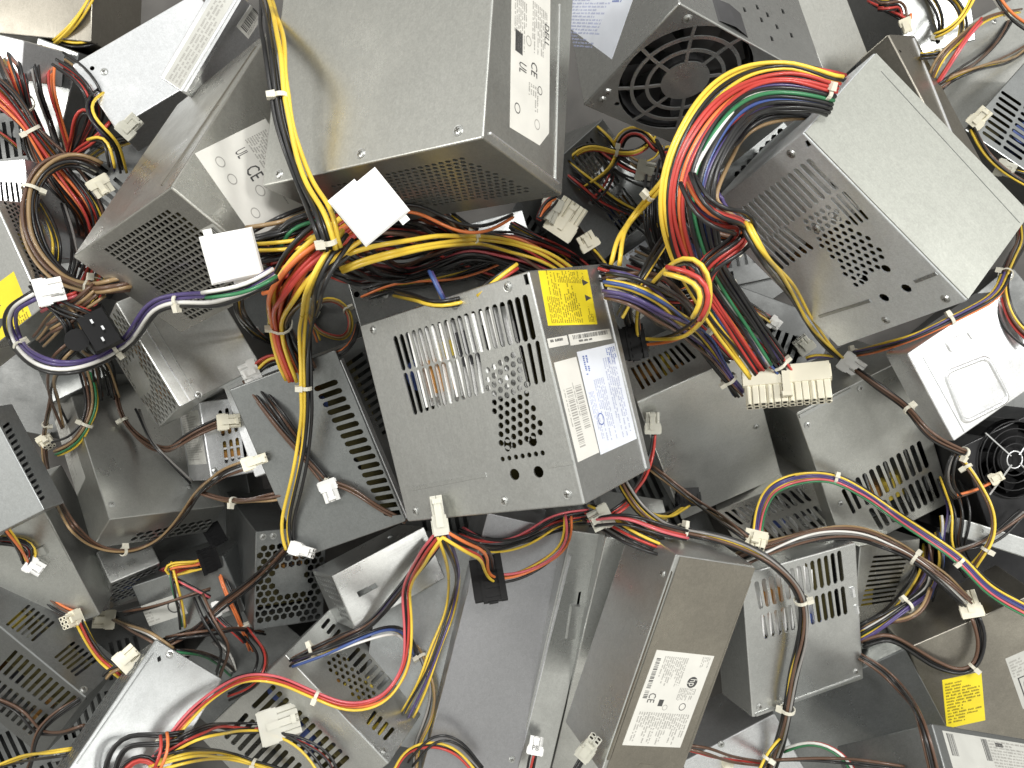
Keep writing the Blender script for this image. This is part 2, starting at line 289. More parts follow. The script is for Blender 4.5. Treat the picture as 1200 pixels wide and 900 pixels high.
def shell(bx, vents):
    mb = MB(); L = bx.L
    ins = RB*1.3
    for fc in FACES:
        U, V = bx.size(fc); rect = [(RB, RB), (U-RB, RB), (U-RB, V-RB), (RB, V-RB)]; hs = []
        for h in (vents.get(fc).h if fc in vents else []):
            hh = [(min(max(x, ins), U-ins), min(max(y, ins), V-ins)) for x, y in h]
            ar = abs(sum(hh[i-1][0]*hh[i][1]-hh[i][0]*hh[i-1][1] for i in range(len(hh))))/2
            cx = sum(x for x, _ in h)/len(h); cy = sum(y for _, y in h)/len(h)
            if ar > 8e-7 and ins < cx < U-ins and ins < cy < V-ins: hs.append(hh)
        if hs:
            vs = [Vector(p) for p in rect]; fs = [[0, 1, 2, 3]]
            for h in hs:
                o = len(vs); vs += [Vector(p) for p in h]; fs.append(list(range(o, len(vs))))
            r = geometry.delaunay_2d_cdt(vs, [], fs, 2, 1e-7)
            if len(r[2]) < 2: mb.add([bx.p(fc, *p) for p in rect], [(0, 1, 2, 3)])
            else: mb.add([bx.p(fc, v.x, v.y) for v in r[0]], [tuple(f) for f in r[2]])
            for h in hs:
                k = len(h); mb.add([bx.p(fc, *p) for p in h]+[bx.p(fc, p[0], p[1], -.0010) for p in h], [(i, (i+1) % k, k+(i+1) % k, k+i) for i in range(k)])
        else: mb.add([bx.p(fc, *p) for p in rect], [(0, 1, 2, 3)])
    # rounded bends
    hl = [l/2 for l in L]
    for ax in range(3):
        o1, o2 = [i for i in range(3) if i != ax]
        for s1 in (-1, 1):
            for s2 in (-1, 1):
                vs = []
                for e in (-1, 1):
                    for k in range(4):
                        t = math.pi/2*k/3; q = [0, 0, 0]; q[ax] = e*(hl[ax]-RB)
                        q[o1] = s1*(hl[o1]-RB+RB*math.cos(t)); q[o2] = s2*(hl[o2]-RB+RB*math.sin(t)); vs.append(q)
                mb.add(vs, [(k, k+1, 5+k, 4+k) for k in range(3)])
    for s1 in (-1, 1):
        for s2 in (-1, 1):
            for s3 in (-1, 1):
                h = [(s1, 0), (s2, 1), (s3, 2)]; vs = []
                for j in range(3): vs.append([s*(hl[i]-(0 if i == j else RB)) for s, i in h])
                mb.add(vs, [(0, 1, 2)])
    return mb
# screws share one mesh
def screw_mesh():
    mb = MB(); n = 12
    prof = [(.0042, 0), (.0040, .0004), (.0032, .0003), (.0030, .0008), (.0018, .0012), (0.0001, .0013)]
    vs = []
    for r, z in prof: vs += [(r*math.cos(2*math.pi*i/n), r*math.sin(2*math.pi*i/n), z) for i in range(n)]
    mb.add(vs, [(j*n+i, j*n+(i+1) % n, (j+1)*n+(i+1) % n, (j+1)*n+i) for j in range(len(prof)-1) for i in range(n)])
    for a in (.4, .4+math.pi/2):
        c, s = math.cos(a), math.sin(a); P = lambda x, y, z: (c*x-s*y, s*x+c*y, z)
        mb.hexa([P(-.002, -.0003, .0008), P(.002, -.0003, .0008), P(.002, .0003, .0008), P(-.002, .0003, .0008), P(-.002, -.0003, .00145), P(.002, -.0003, .00145), P(.002, .0003, .00145), P(-.002, .0003, .00145)], 1)
    mb.v = [(x*.8, y*.8, z*.8) for x, y, z in mb.v]; return mb.mesh('screw', ['steel', 'cavity'])
SCREW = screw_mesh()
def frame_at(bx, face, u, v, h=0, ang=0.0):
    o = bx.p(face, u, v, h); x = (bx.p(face, u+1, v, h)-o); z = (bx.p(face, u, v, h+1)-o); y = z.cross(x)
    m = Matrix((x, y, z)).transposed().to_4x4(); m.translation = o
    return m @ Matrix.Rotation(ang, 4, 'Z')
def screw(root, bx, face, x, y):
    u, v = bx.uv(face, x, y); U, V = bx.size(face)
    if not (.002 < u < U-.002 and .002 < v < V-.002): return
    o = link('screw', SCREW, root); o.matrix_local = frame_at(bx, face, u, v, .0001, random.random()*3)
def strip(root, bx, face, p0, p1, w, h, name='seam_fold', mat='steel', h0=-.0002):
    """a folded lip or pressed bead running along a face between two photo points"""
    a, b = Vector(bx.uv(face, *p0)), Vector(bx.uv(face, *p1)); t = (b-a).normalized(); nn = Vector((-t.y, t.x))*w/2; e = min(h, w)*.35
    U, V = bx.size(face); cl = lambda q: (min(max(q.x, .0008), U-.0008), min(max(q.y, .0008), V-.0008))
    mb = MB(); A = [cl(a-nn), cl(b-nn), cl(b+nn), cl(a+nn)]; t2 = t*e; n2 = nn*(1-2*e/w)
    B = [cl(a-n2+t2), cl(b-n2-t2), cl(b+n2-t2), cl(a+n2+t2)]
    mb.hexa([bx.p(face, *q, h0) for q in A]+[bx.p(face, *q, h) for q in B])
    return mb.obj(name, mat, root)
def cover_plate(root, bx, face, mat, note=None, h=.0009, inset=.0009, name='cover'):
    mb = MB(); U, V = bx.size(face); mb.hexa([bx.p(face, u, v, z) for z in (-.0002, h) for u, v in ((inset, inset), (U-inset, inset), (U-inset, V-inset), (inset, V-inset))]); o = mb.obj(name, mat, root)
    if note: o['label'] = note
    return o
def ring_bead(root, bx, face, q, w=.0035, h=.0012, name='pressed_panel', mat='steel_bright'):
    q = [Vector(bx.uv(face, *p)) for p in q]; c = sum(q, Vector((0, 0)))/4; out = []
    for i in range(4):               # rounded corners
        a, b, d = q[i-1], q[i], q[(i+1) % 4]
        for k in range(5):
            t = k/4; p0 = b+(a-b)*.18; p1 = b+(d-b)*.18; out.append(p0*(1-t)**2+b*2*t*(1-t)+p1*t*t)
    n = len(out); mb = MB(); rings = []
    for off, hh in ((0, 0), (.25, h), (.75, h), (1, 0)):
        rings += [bx.p(face, *(p+(c-p).normalized()*w*off), hh) for p in out]
    mb.add(rings, [(j*n+i, j*n+(i+1) % n, (j+1)*n+(i+1) % n, (j+1)*n+i) for j in range(3) for i in range(n)])
    return mb.obj(name, mat, root, True)
# labels ------------------------------------------------------------
def label(root, bx, face, tl, tr, bl, paper='paper', items=(), seed=1, h0=.00012, name='label', note=None, cut=0.0):
    """items: (kind, x0, y0, x1, y1, ink, opt) as fractions of the label, x to the reader's right, y down"""
    TL, TR, BL = (Vector(bx.uv(face, *p)) for p in (tl, tr, bl)); ex = TR-TL; w = ex.length; ex.normalize(); ey = BL-TL; ey -= ex*ey.dot(ex); hh = ey.length; ey.normalize()
    U, V = bx.size(face)
    def P(x, y, z): q = TL+ex*x+ey*y; return bx.p(face, min(max(q.x, .0006), U-.0006), min(max(q.y, .0006), V-.0006), z)
    mb = MB(); c = cut*min(w, hh); A = [(0, 0), (w-c, 0), (w, c), (w, hh), (0, hh)] if c else [(0, 0), (w, 0), (w, hh), (0, hh)]; n = len(A)
    mb.add([P(*q, 0) for q in A]+[P(*q, h0) for q in A], [tuple(range(n, 2*n))]+[(i, (i+1) % n, n+(i+1) % n, n+i) for i in range(n)])
    o = mb.obj(name, paper, root)
    if note: o['label'] = note
    rnd = random.Random(seed); inks = {}
    def quad(ink, x0, y0, x1, y1):
        inks.setdefault(ink, MB()).add([P(x0, y0, h0+.00008), P(x1, y0, h0+.00008), P(x1, y1, h0+.00008), P(x0, y1, h0+.00008)], [(0, 1, 2, 3)])
    for it in items:
        kind, x0, y0, x1, y1, ink = it[:6]; opt = it[6] if len(it) > 6 else None
        x0 *= w; x1 *= w; y0 *= hh; y1 *= hh
        if kind == 'text':
            lh = opt or .0017; y = y0
            while y+lh*.6 <= y1:
                x = x0; end = x1-(x1-x0)*rnd.choice((0, .05, .25, .5))
                while x < end:
                    for _ in range(rnd.randint(2, 8)):
                        cw = lh*rnd.uniform(.25, .5)
                        if x+cw > end: break
                        a = rnd.choice((.05, .05, .2)); quad(ink, x, y+lh*a, x+cw*.72, y+lh*.62); x += cw
                    x += lh*.5
                    if x+lh*.3 > end: break
                y += lh
        elif kind == 'bar':
            x = x0
            while x < x1:
                bw = rnd.choice((.0003, .0004, .0007, .0009)); quad(ink, x, y0, min(x+bw, x1), y1); x += bw+rnd.choice((.0004, .0006, .0009))
        elif kind == 'fill': quad(ink, x0, y0, x1, y1)
        elif kind == 'frame':
            t = opt or .0003
            for b in ((x0, y0, x1, y0+t), (x0, y1-t, x1, y1), (x0, y0, x0+t, y1), (x1-t, y0, x1, y1)): quad(ink, *b)
        elif kind in ('disc', 'ring'):
            cx, cy, r = (x0+x1)/2, (y0+y1)/2, min(x1-x0, y1-y0)/2; m = 20; M = inks.setdefault(ink, MB()); z = h0+.00008
            pts = [P(cx+r*math.cos(2*math.pi*i/m), cy+r*math.sin(2*math.pi*i/m), z) for i in range(m)]
            if kind == 'disc': M.add(pts, [tuple(range(m))])
            else: M.add(pts+[P(cx+.8*r*math.cos(2*math.pi*i/m), cy+.8*r*math.sin(2*math.pi*i/m), z) for i in range(m)], [(i, (i+1) % m, m+(i+1) % m, m+i) for i in range(m)])
        elif kind == 'word':
            vs, fs = glyphs(opt); xs = [v.x for v in vs]; ys = [v.y for v in vs]
            sx = (x1-x0)/(max(xs)-min(xs)); sy = (y1-y0)/(max(ys)-min(ys))
            inks.setdefault(ink, MB()).add([P(x0+(v.x-min(xs))*sx, y1-(v.y-min(ys))*sy, h0+.00016) for v in vs], fs)
        elif kind == 'tri':
            inks.setdefault(ink, MB()).add([P(x0, y1, h0+.00008), P(x1, y1, h0+.00008), P((x0+x1)/2, y0, h0+.00008)], [(0, 1, 2)])
    for ink, M in inks.items(): M.obj('print', ink, o)['kind'] = 'stuff'
    return o
# inside --------------------------------------------------------------
def insides(root, bx, face, q=None, dark=False, fins=True, gap=.006, seed=0, finmat='fin', dense=1.0):
    rnd = random.Random(seed+hash(bx.key) % 1 + sum(map(ord, bx.key))); U, V = bx.size(face)
    D = bx.L[bx.AX[face[:2]][2]]
    if q: p = [bx.uv(face, *x) for x in q]; u0, u1 = min(x[0] for x in p), max(x[0] for x in p); v0, v1 = min(x[1] for x in p), max(x[1] for x in p)
    else: u0, u1, v0, v1 = .012, U-.012, .012, V-.012
    u0 = max(u0, .006); v0 = max(v0, .006); u1 = min(u1, U-.006); v1 = min(v1, V-.006)
    dp = min(.045, D*.6)
    def bl(mb, a, b, c, d, h0, h1, mi=0):
        mb.hexa([bx.p(face, x, y, h0) for x, y in ((a, b), (c, b), (c, d), (a, d))]+[bx.p(face, x, y, h1) for x, y in ((a, b), (c, b), (c, d), (a, d))], mi)
    mb = MB(); bl(mb, .004, .004, U-.004, V-.004, -dp-.002, -dp); mb.obj('circuit_board', 'board', root)
    if fins:
        mb = MB(); n = max(3, int((u1-u0)/.007*dense)); along = (u1-u0) > (v1-v0)
        bl(mb, u0, v0, u1, v1, -gap-.016, -gap-.013)
        for i in range(n):
            t = (i+.5)/n
            if along: x = u0+(u1-u0)*t; bl(mb, x-.0009, v0, x+.0009, v0+(v1-v0)*rnd.uniform(.8, 1), -gap-.013, -gap)
            else: y = v0+(v1-v0)*t; bl(mb, u0, y-.0009, u0+(u1-u0)*rnd.uniform(.8, 1), y+.0009, -gap-.013, -gap)
        mb.obj('heatsink', finmat, root)
    for i in range(4):
        u = rnd.uniform(.02, U-.02); v = rnd.uniform(.02, V-.02); r = rnd.choice((.005, .008, .011)); m = MB()
        if rnd.random() < .6:
            m.cyl((0, 0), r, 0, min(.03, dp-gap-.002), 12); o = m.obj('capacitor', rnd.choice(['ferrite', 'ink_blue', 'black_plastic']), root); o.matrix_local = frame_at(bx, face, u, v, -dp)
        else: bl(m, u-r, v-r, u+r, v+r, -dp, -gap-.003); m.obj('transformer', rnd.choice(['tape', 'copper', 'ferrite']), root)
def fan(root, bx, face, x, y, R, depth=-.004, mat='black_plastic', blades=7):
    u, v = bx.uv(face, x, y); M = frame_at(bx, face, u, v, depth)
    mb = MB(); mb.cyl((0, 0), R*.36, -.02, 0, 18); hub = mb.obj('fan_hub', mat, root); hub.matrix_local = M
    for k in range(blades):
        mb = MB(); vs = []
        for i in range(5):
            r = R*(.34+.62*i/4)
            for j in range(3):
                a = 2*math.pi*k/blades+(j-1)*.36+.25*i/4; vs.append((r*math.cos(a), r*math.sin(a), -.004-.011*(j/2)))
        mb.add(vs, [(i*3+j, i*3+j+1, i*3+j+4, i*3+j+3) for i in range(4) for j in range(2)]); o = mb.obj('fan_blade', mat, root, True); o.matrix_local = M
    mb = MB(); n = 24; vs = []
    for r, z in ((R*1.02, 0), (R*1.02, -.022), (R*1.08, -.022), (R*1.08, 0)): vs += [(r*math.cos(2*math.pi*i/n), r*math.sin(2*math.pi*i/n), z) for i in range(n)]
    mb.add(vs, [(j*n+i, j*n+(i+1) % n, (j+1)*n+(i+1) % n, (j+1)*n+i) for j in range(3) for i in range(n)]); o = mb.obj('fan_frame', mat, root); o.matrix_local = M
def psu(key, lab, mat, vents=None, screws=(), inside=None, cat='power supply', name='power_supply'):
    bx = BOX[key]; root = bpy.data.objects.new(name, None); root.empty_display_size = .02; COL.objects.link(root); root.matrix_world = bx.mat
    tag(root, lab, cat, 'discarded power supplies in the heap')
    shell(bx, vents or {}).obj('casing', mat, root)
    for s in screws: screw(root, bx, *s)
    for i in inside or []: insides(root, bx, **i)
    return bx, root
# ------------------------------------------------------------------ ground under the heap
g = MB(); g.add([(-3, -3, 0), (3, -3, 0), (3, 3, 0), (-3, 3, 0)], [(0, 1, 2, 3)]); go = g.obj('ground', 'concrete'); go['kind'] = 'structure'

# ------------------------------------------------------------------ the power supplies, nearest first
V = lambda k, f: Vents(BOX[k], f)
TXT = [('text', .05, .05, .95, .95, 'ink_grey')]
# centre
va = V('A', 'ab').slots([(459, 395), (619, 344), (630, 397), (470, 435)], 20, .70).slots([(471, 438), (563, 412), (570, 460), (484, 487)], 12, .70).slots([(605, 406), (634, 398), (642, 447), (616, 454)], 3, .5)
va.grid([(566, 432), (606, 408), (638, 512), (588, 528)], .0056, .00205, stag=True).hole(595, 521, .0033).hole(624, 517, .0033).hole(603, 556, .0037, 12).hole(631, 553, .0037, 12)
for i in range(7): va.hole(589+i*7.8, 538-i*1.2, .0017, 8)
va.poly([(613, 322), (618, 320), (621, 333), (616, 334)])
bx, rt = psu('A', 'topmost grey power supply at the centre with a yellow sticker and slotted top', 'steel', {'ab': va},
             [('ab', 437, 387), ('ab', 533, 357), ('ab', 595, 336), ('ab', 487, 599), ('ab', 591, 587), ('ab', 665, 579), ('ab', 452, 500)],
             [dict(face='ab', q=[(478, 396), (578, 360), (580, 470), (496, 484)], gap=.0010, dense=1.5), ])
strip(rt, bx, 'ac', (701, 316), (757, 549), .0012, .0009, 'seam_fold', 'steel_bright'); strip(rt, bx, 'ab', (482, 573), (570, 556), .003, .0006, 'pressed_rib')
strip(rt, bx, 'ab', (642, 546), (676, 541), .003, .0006, 'pressed_rib')
label(rt, bx, 'ac', (700, 380), (688, 316), (644, 391), 'paper_yellow', [('text', .04, .70, .97, .95, 'ink_brown', .0019), ('text', .04, .30, .75, .68, 'ink_brown', .0024), ('text', .74, .12, .97, .66, 'ink_brown', .0019), ('tri', .70, .03, .82, .16, 'ink'), ('tri', .42, .03, .54, .16, 'ink'), ('text', .05, .06, .35, .2, 'ink_brown')], 3, note='yellow warning sticker with dark print')
label(rt, bx, 'ac', (641, 397), (664, 393), (644, 408), 'paper', [('text', .12, .15, .9, .85, 'ink', .0028)], 4, note='small white sticker with two lines of print')
label(rt, bx, 'ac', (666, 392), (714, 385), (669, 405), 'paper', [('bar', .08, .12, .92, .5, 'ink'), ('text', .2, .6, .85, .9, 'ink', .0022)], 5, note='white bar code strip')
label(rt, bx, 'ac', (675, 418), (702, 530), (649, 425), 'paper', [('bar', .28, .1, .72, .38, 'ink_grey'), ('text', .24, .42, .7, .5, 'ink_grey', .0018), ('bar', .28, .52, .88, .78, 'ink_grey'), ('text', .28, .84, .7, .94, 'ink_grey', .0018)], 6, note='tall white bar code label')
label(rt, bx, 'ac', (720, 402), (746, 514), (675, 409), 'paper_blue', [('text', .05, .78, .26, .95, 'ink_blue', .0034), ('text', .3, .50, .95, .78, 'ink_lilac', .0022), ('text', .12, .10, .95, .46, 'ink_lilac', .0026), ('ring', .62, .70, .74, .9, 'ink_blue'), ('text', .03, .04, .2, .3, 'ink_blue', .0024), ('text', .4, .82, .9, .95, 'ink_lilac')], 8, note='pale rating label printed in blue')
# big plain box at the top
vc = V('C', 'bc').grid([(388, 217), (540, 184), (628, 226), (430, 250)], .0050, .0018, 6)
vc2 = V('C', 'ab').poly([(448, 186), (460, 183), (460, 186), (448, 189)]).poly([(470, 181), (510, 172), (510, 174), (470, 183.5)])
bx, rt = psu('C', 'large plain grey box at the top with fine mesh end and white DELL label', 'steel_olive', {'bc': vc, 'ab': vc2},
             [('ab', 423, 180), ('ab', 537, 153), ('ab', 327, 204)], [dict(face='bc', fins=False)])
strip(rt, bx, 'ac', (574, 156), (655, 215), .0016, .0009, 'seam_fold', 'steel_bright'); strip(rt, bx, 'ac', (656, 5), (651, 212), .0014, .0007, 'seam_fold', 'steel')
label(rt, bx, 'ac', (645, -20), (643, 177), (600, -40), 'paper', [('text', .25, .62, .55, .95, 'ink_grey', .002), ('text', .2, .08, .5, .5, 'ink_grey', .002), ('word', .27, .03, .40, .15, 'ink', 'DELL'), ('fill', .44, .72, .56, .9, 'ink'), ('word', .60, .62, .66, .8, 'ink', 'UL'), ('ring', .42, .5, .48, .64, 'ink_grey'), ('word', .55, .34, .63, .5, 'ink', 'CE'), ('ring', .66, .2, .71, .32, 'ink'), ('ring', .86, .25, .92, .4, 'ink_grey'), ('text', .68, .3, .84, .56, 'ink_grey', .0024), ('ring', .84, .76, .9, .9, 'ink')], 11, cut=.25, note='white rating label with DELL and approval marks')
# mesh-fronted box, left
vd = V('D', 'ab').grid([(120, 292), (198, 243), (300, 318), (228, 376)], .0045, .0023, 4, stag=False, sq=True)
bx, rt = psu('D', 'tilted grey box at left whose pointed end is a square punched mesh', 'steel_warm', {'ab': vd}, [], [dict(face='ab', fins=False)])
label(rt, bx, 'ab', (234, 270), (249, 262), (246, 283), 'paper_grey', [('bar', .1, .2, .9, .8, 'ink')], 14, note='small bar code sticker')
label(rt, bx, 'bc', (311, 139), (372, 232), (257, 221), 'paper', [('ring', .12, .72, .24, .9, 'ink_grey'), ('ring', .32, .72, .44, .9, 'ink_grey'), ('word', .16, .45, .24, .6, 'ink', 'UL'), ('word', .36, .44, .5, .62, 'ink', 'CE'), ('ring', .55, .5, .68, .7, 'ink_grey'), ('text', .1, .08, .9, .4, 'ink_grey', .0024), ('ring', .72, .72, .84, .9, 'ink_grey')], 15, note='white label with round approval marks')
strip(rt, bx, 'ac', (190, 218), (300, 55), .002, .0008, 'seam_fold', 'steel_tan')
# bright box, top left
psu('E', 'bright silver plate at top left behind the orange cables', 'steel_bright', {'ab': V('E', 'ab').hole(108, 80, .002)}, [('ab', 122, 84)])
bx, rt = psu('E3', 'silver power supply at top left with grey printed label and bar code on its edges', 'steel_bright', {}, [])
label(rt, bx, 'ab', (211, 105), (275, -2), (194, 90), 'paper_grey', [('text', .03, .1, .97, .9, 'ink_grey', .003)], 16, note='grey rating label with rows of print')
label(rt, bx, 'ac', (277, 31), (297, 0), (292, 44), 'paper', [('bar', .1, .2, .9, .7, 'ink'), ('text', .1, .75, .9, .95, 'ink_grey')], 17, note='white bar code label')
strip(rt, bx, 'ac', (217, 108), (284, -4), .007, .0022, 'raised_lip', 'steel_bright')
# fan box, top
vf = V('F', 'ab').grille(803, 95, ((.0175, .0262), (.0288, .0372), (.0398, .0482)), 8, .0012).hole(704, 104, .002).hole(723, 122, .002)
vf2 = V('F', 'ac')
for x, y in ((885, 5), (897, 14), (908, 28), (925, 38), (890, 20), (902, 42), (870, 8), (915, 10)): vf2.poly([(x, y), (x+3, y+1), (x+5, y+6), (x+2, y+6)])
bx, rt = psu('F', 'grey power supply at the top with a round stamped fan grille', 'steel', {'ab': vf, 'ac': vf2}, [('ab', 806, 22), ('ab', 893, 55), ('ab', 706, 117), ('ab', 960, 100), ('ab', 712, 108)])
fan(rt, bx, 'ab', 803, 95, .046, mat='fan_plastic')
label(rt, bx, 'bc', (668, -8), (745, -10), (681, 66), 'paper_blue', [('text', .05, .05, .7, .9, 'ink_lilac', .0024), ('text', .1, .82, .3, .95, 'ink_blue', .003), ('text', .72, .05, .9, .2, 'ink_blue', .003)], 18, note='pale label with blue print')
bx, rt = psu('F2', 'plain olive grey power supply panel right of the fan box', 'steel_olive')
# big tilted box right
vg = V('G', 'ac').slots([(950, 184), (862, 248), (897, 284), (985, 219)], 13, .64).slots([(918, 262), (880, 291), (908, 322), (956, 290)], 7, .64).slots([(872, 297), (848, 315), (870, 342), (896, 326)], 4, .62).slots([(991, 223), (971, 233), (1002, 266), (1020, 256)], 3, .62)
vg.grid([(938, 258), (970, 238), (1044, 302), (1002, 338)], .0063, .0023).hole(1012, 326, .0035).hole(1038, 315, .0035).hole(1062, 338, .0038).hole(1036, 349, .0038).hole(978, 254, .004)
vg.poly([(943, 166), (948, 163), (951, 170), (946, 173)])
bx, rt = psu('G', 'large tilted power supply at right, pale plain side above a slotted blue grey side', 'steel_cool', {'ac': vg, 'ab': V('G', 'ab').poly([(997, 92), (1000, 89), (1002, 91), (999, 94)]).poly([(1015, 70), (1019, 66), (1021, 68), (1017, 72)])},
             [('ac', 927, 180), ('ac', 1108, 350), ('ac', 1038, 375), ('ac', 957, 268)], [dict(face='ac', q=[(950, 184), (862, 248), (897, 320), (985, 240)], gap=.006)])
cover_plate(rt, bx, 'ab', 'steel_pale', 'pale plain cover'); strip(rt, bx, 'ab', (1031, 84), (1194, 262), .0008, .0012, 'seam_fold', 'steel_dark'); strip(rt, bx, 'ac', (960, 371), (1020, 352), .0028, .0006, 'pressed_rib', 'steel_blue'); strip(rt, bx, 'ac', (1072, 330), (1098, 320), .0028, .0006, 'pressed_rib', 'steel_blue')
bx, rt = psu('H', 'narrow tan metal channel leaning behind the large tilted box at right', 'steel_tan', {'ab': V('H', 'ab').hole(1055, 60, .0014)}, cat='metal channel', name='metal_channel')
strip(rt, bx, 'ab', (1070, 45), (1134, 205), .0016, .0012, 'edge_fold', 'steel_bright')
vi = V('I', 'ab').slots([(1158, 120), (1235, 45), (1262, 72), (1182, 150)], 9, .5).slots([(1186, 152), (1262, 78), (1290, 108), (1216, 184)], 9, .5)
vi.h = []; vi.slots([(1175, 104), (1150, 158), (1196, 190), (1225, 138)], 8, .5, rows=2)
bx, rt = psu('I', 'slotted grey power supply at the right edge near the top', 'steel_dark', {'ab': vi}, [], [dict(face='ab', fins=False)])
bx, rt = psu('I2', 'plain olive grey panel deep in the top right corner under thin cables', 'steel_olive', {}, [('ab', 1165, 25)])
psu('I3', 'dull tan power supply half hidden under yellow cables at top right', 'steel_dark')
bx, rt = psu('J', 'bright white metal panel with pressed rectangle at the right edge', 'steel_bright', {}, [])
ring_bead(rt, bx, 'ab', [(1106, 402), (1134, 386), (1142, 399), (1113, 414)], .003, .0012)
ring_bead(rt, bx, 'ab', [(1103, 436), (1158, 414), (1186, 470), (1128, 500)], .005, .0014); strip(rt, bx, 'ab', (1081, 417), (1130, 506), .0012, .0008, 'pressed_rib', 'steel_bright')
strip(rt, bx, 'ab', (1168, 348), (1225, 448), .0012, .0008, 'pressed_rib', 'steel_bright')
vk = V('K', 'ab').slots([(1000, 562), (1080, 515), (1091, 546), (1014, 594)], 10, .64).slots([(1016, 598), (1093, 551), (1104, 582), (1030, 622)], 10, .64).slots([(984, 576), (999, 566), (1012, 594), (998, 604)], 2, .55)
bx, rt = psu('K', 'olive grey power supply right of centre with slots toward its lower corner', 'steel_olive', {'ab': vk}, [('ab', 946, 498), ('ab', 1008, 455), ('ab', 985, 590)], [dict(face='ab', q=[(1000, 562), (1080, 515), (1104, 582), (1030, 622)], gap=.010, dense=.7, finmat='steel_dark')])
strip(rt, bx, 'ab', (936, 488), (997, 456), .004, .0012, 'folded_edge', 'steel')
vl = V('L', 'ac').slots([(737, 432), (801, 400), (818, 418), (751, 458)], 10, .5)
bx, rt = psu('L', 'plain grey box right of the centre under the big cream connector', 'steel_light', {'ac': vl}, [('ab', 886, 500)], [dict(face='ac', fins=False)])
v2 = V('L2', 'ab').slots([(846, 601), (938, 571), (954, 586), (866, 616)], 11, .55).slots([(872, 622), (958, 592), (978, 612), (890, 642)], 11, .55)
bx, rt = psu('L2', 'grey power supply with two rows of slots below the plain box right of centre', 'steel_warm', {'ab': v2}, [('ab', 987, 595)], [dict(face='ab', dense=.7)])
vm = V('M', 'ab').slots([(882, 683), (987, 644), (991, 680), (888, 715)], 13, .64).slots([(889, 722), (991, 686), (995, 719), (894, 750)], 13, .64)
bx, rt = psu('M', 'slotted grey power supply lower right beside the brown label box', 'steel', {'ab': vm}, [('ab', 890, 828), ('ab', 1003, 787)], [dict(face='ab', q=[(882, 683), (960, 655), (960, 735), (894, 750)], gap=.006)])
strip(rt, bx, 'ab', (885, 838), (1008, 793), .003, .0012, 'folded_edge', 'steel'); strip(rt, bx, 'ab', (998, 688), (1000, 700), .004, .002, 'tab', 'steel_bright'); strip(rt, bx, 'ab', (1003, 709), (1005, 719), .003, .002, 'tab', 'steel_bright')
vn = V('M2', 'ab').slots([(1024, 650), (1008, 712), (1046, 706), (1066, 647)], 11, .5)
bx, rt = psu('M2', 'small grey panel with many level slots behind the slotted lower right box', 'steel_olive', {'ab': vn}, [], [dict(face='ab', fins=False)])
# long box with hp label
bx, rt = psu('N', 'long slim power supply at the bottom with brown top and white hp label', 'steel', {'ab': V('N', 'ab').poly([(788, 692), (790, 688), (792, 690), (790, 694)]).poly([(781, 712), (784, 706), (786, 708), (783, 714)]).poly([(716, 880), (718, 876), (720, 878), (718, 882)])}, [('ac', 776, 672)])
mb = MB(); U_, V_ = bx.size('ab'); mb.hexa([bx.p('ab', u, v, z) for z in (-.0002, .0009) for u, v in ((.0009, .004), (U_-.0009, .004), (U_-.0009, V_-.0009), (.0009, V_-.0009))]); mb.obj('top_cover', 'steel_tan', rt)['label'] = 'dull brown top cover'
label(rt, bx, 'ab', (836, 768), (796, 875), (769, 760), 'paper', [('text', .02, .05, .14, .2, 'ink_grey'), ('disc', .235, .10, .355, .33, 'ink'), ('word', .26, .14, .335, .30, 'paper', 'hp'), ('text', .05, .42, .36, .84, 'ink_grey', .0020), ('bar', .08, .88, .40, .95, 'ink'), ('bar', .42, .88, .5, .95, 'ink'), ('fill', .50, .58, .57, .66, 'ink'), ('word', .44, .74, .54, .86, 'ink', 'CE'), ('ring', .55, .47, .61, .58, 'ink_grey'), ('ring', .52, .16, .60, .3, 'ink'), ('text', .64, .05, .98, .95, 'ink_grey', .0023), ('text', .36, .1, .5, .4, 'ink_grey')], 21, h0=.0012, note='white label with round hp logo')
strip(rt, bx, 'ab', (782, 668), (712, 890), .003, .0016, 'folded_edge', 'steel_tan'); strip(rt, bx, 'ab', (880, 680), (806, 880), .003, .0016, 'folded_edge', 'steel_tan')
strip(rt, bx, 'ab', (747, 897), (765, 899), .006, .0012, 'latch_plate', 'steel_tan')
bx, rt = psu('N2', 'grey metal side panel showing left of the long hp box at the bottom', 'steel')
bx, rt = psu('Oq', 'narrow silver power supply standing on edge with a pressed louvre, bottom centre', 'steel', {'ab': V('Oq', 'ab').poly([(678, 694), (681, 693), (676, 724), (673, 724)])}, [])
strip(rt, bx, 'ab', (668, 650), (603, 895), .003, .002, 'folded_edge', 'steel_bright'); strip(rt, bx, 'ab', (674, 708), (668, 748), .010, .003, 'pressed_louvre', 'steel')
bx, rt = psu('P', 'long lilac grey power supply lying below the centre under the black connector', 'steel_lilac', {}, [('ab', 600, 890)])
psu('P2', 'bluish grey power supply side seen between cables below the centre', 'steel_blue')
vq = V('Q', 'ab').slots([(418, 756), (466, 804), (453, 818), (404, 771)], 7, .5).slots([(383, 722), (402, 741), (393, 752), (374, 733)], 3, .5).slots([(437, 830), (465, 856), (453, 870), (427, 846)], 4, .5).grid([(378, 778), (396, 764), (442, 808), (424, 826)], .0066, .0022)
vq2 = V('Q', 'ac').slots([(318, 800), (412, 890), (388, 912), (292, 826)], 12, .55).slots([(286, 833), (380, 920), (355, 945), (260, 862)], 12, .55)
bx, rt = psu('Q', 'grey power supply at bottom left of centre with slots on both visible sides', 'steel', {'ab': vq, 'ac': vq2}, [('ab', 450, 880)], [dict(face='ab', gap=.012, finmat='tape', dense=.6), dict(face='ac', fins=False)])
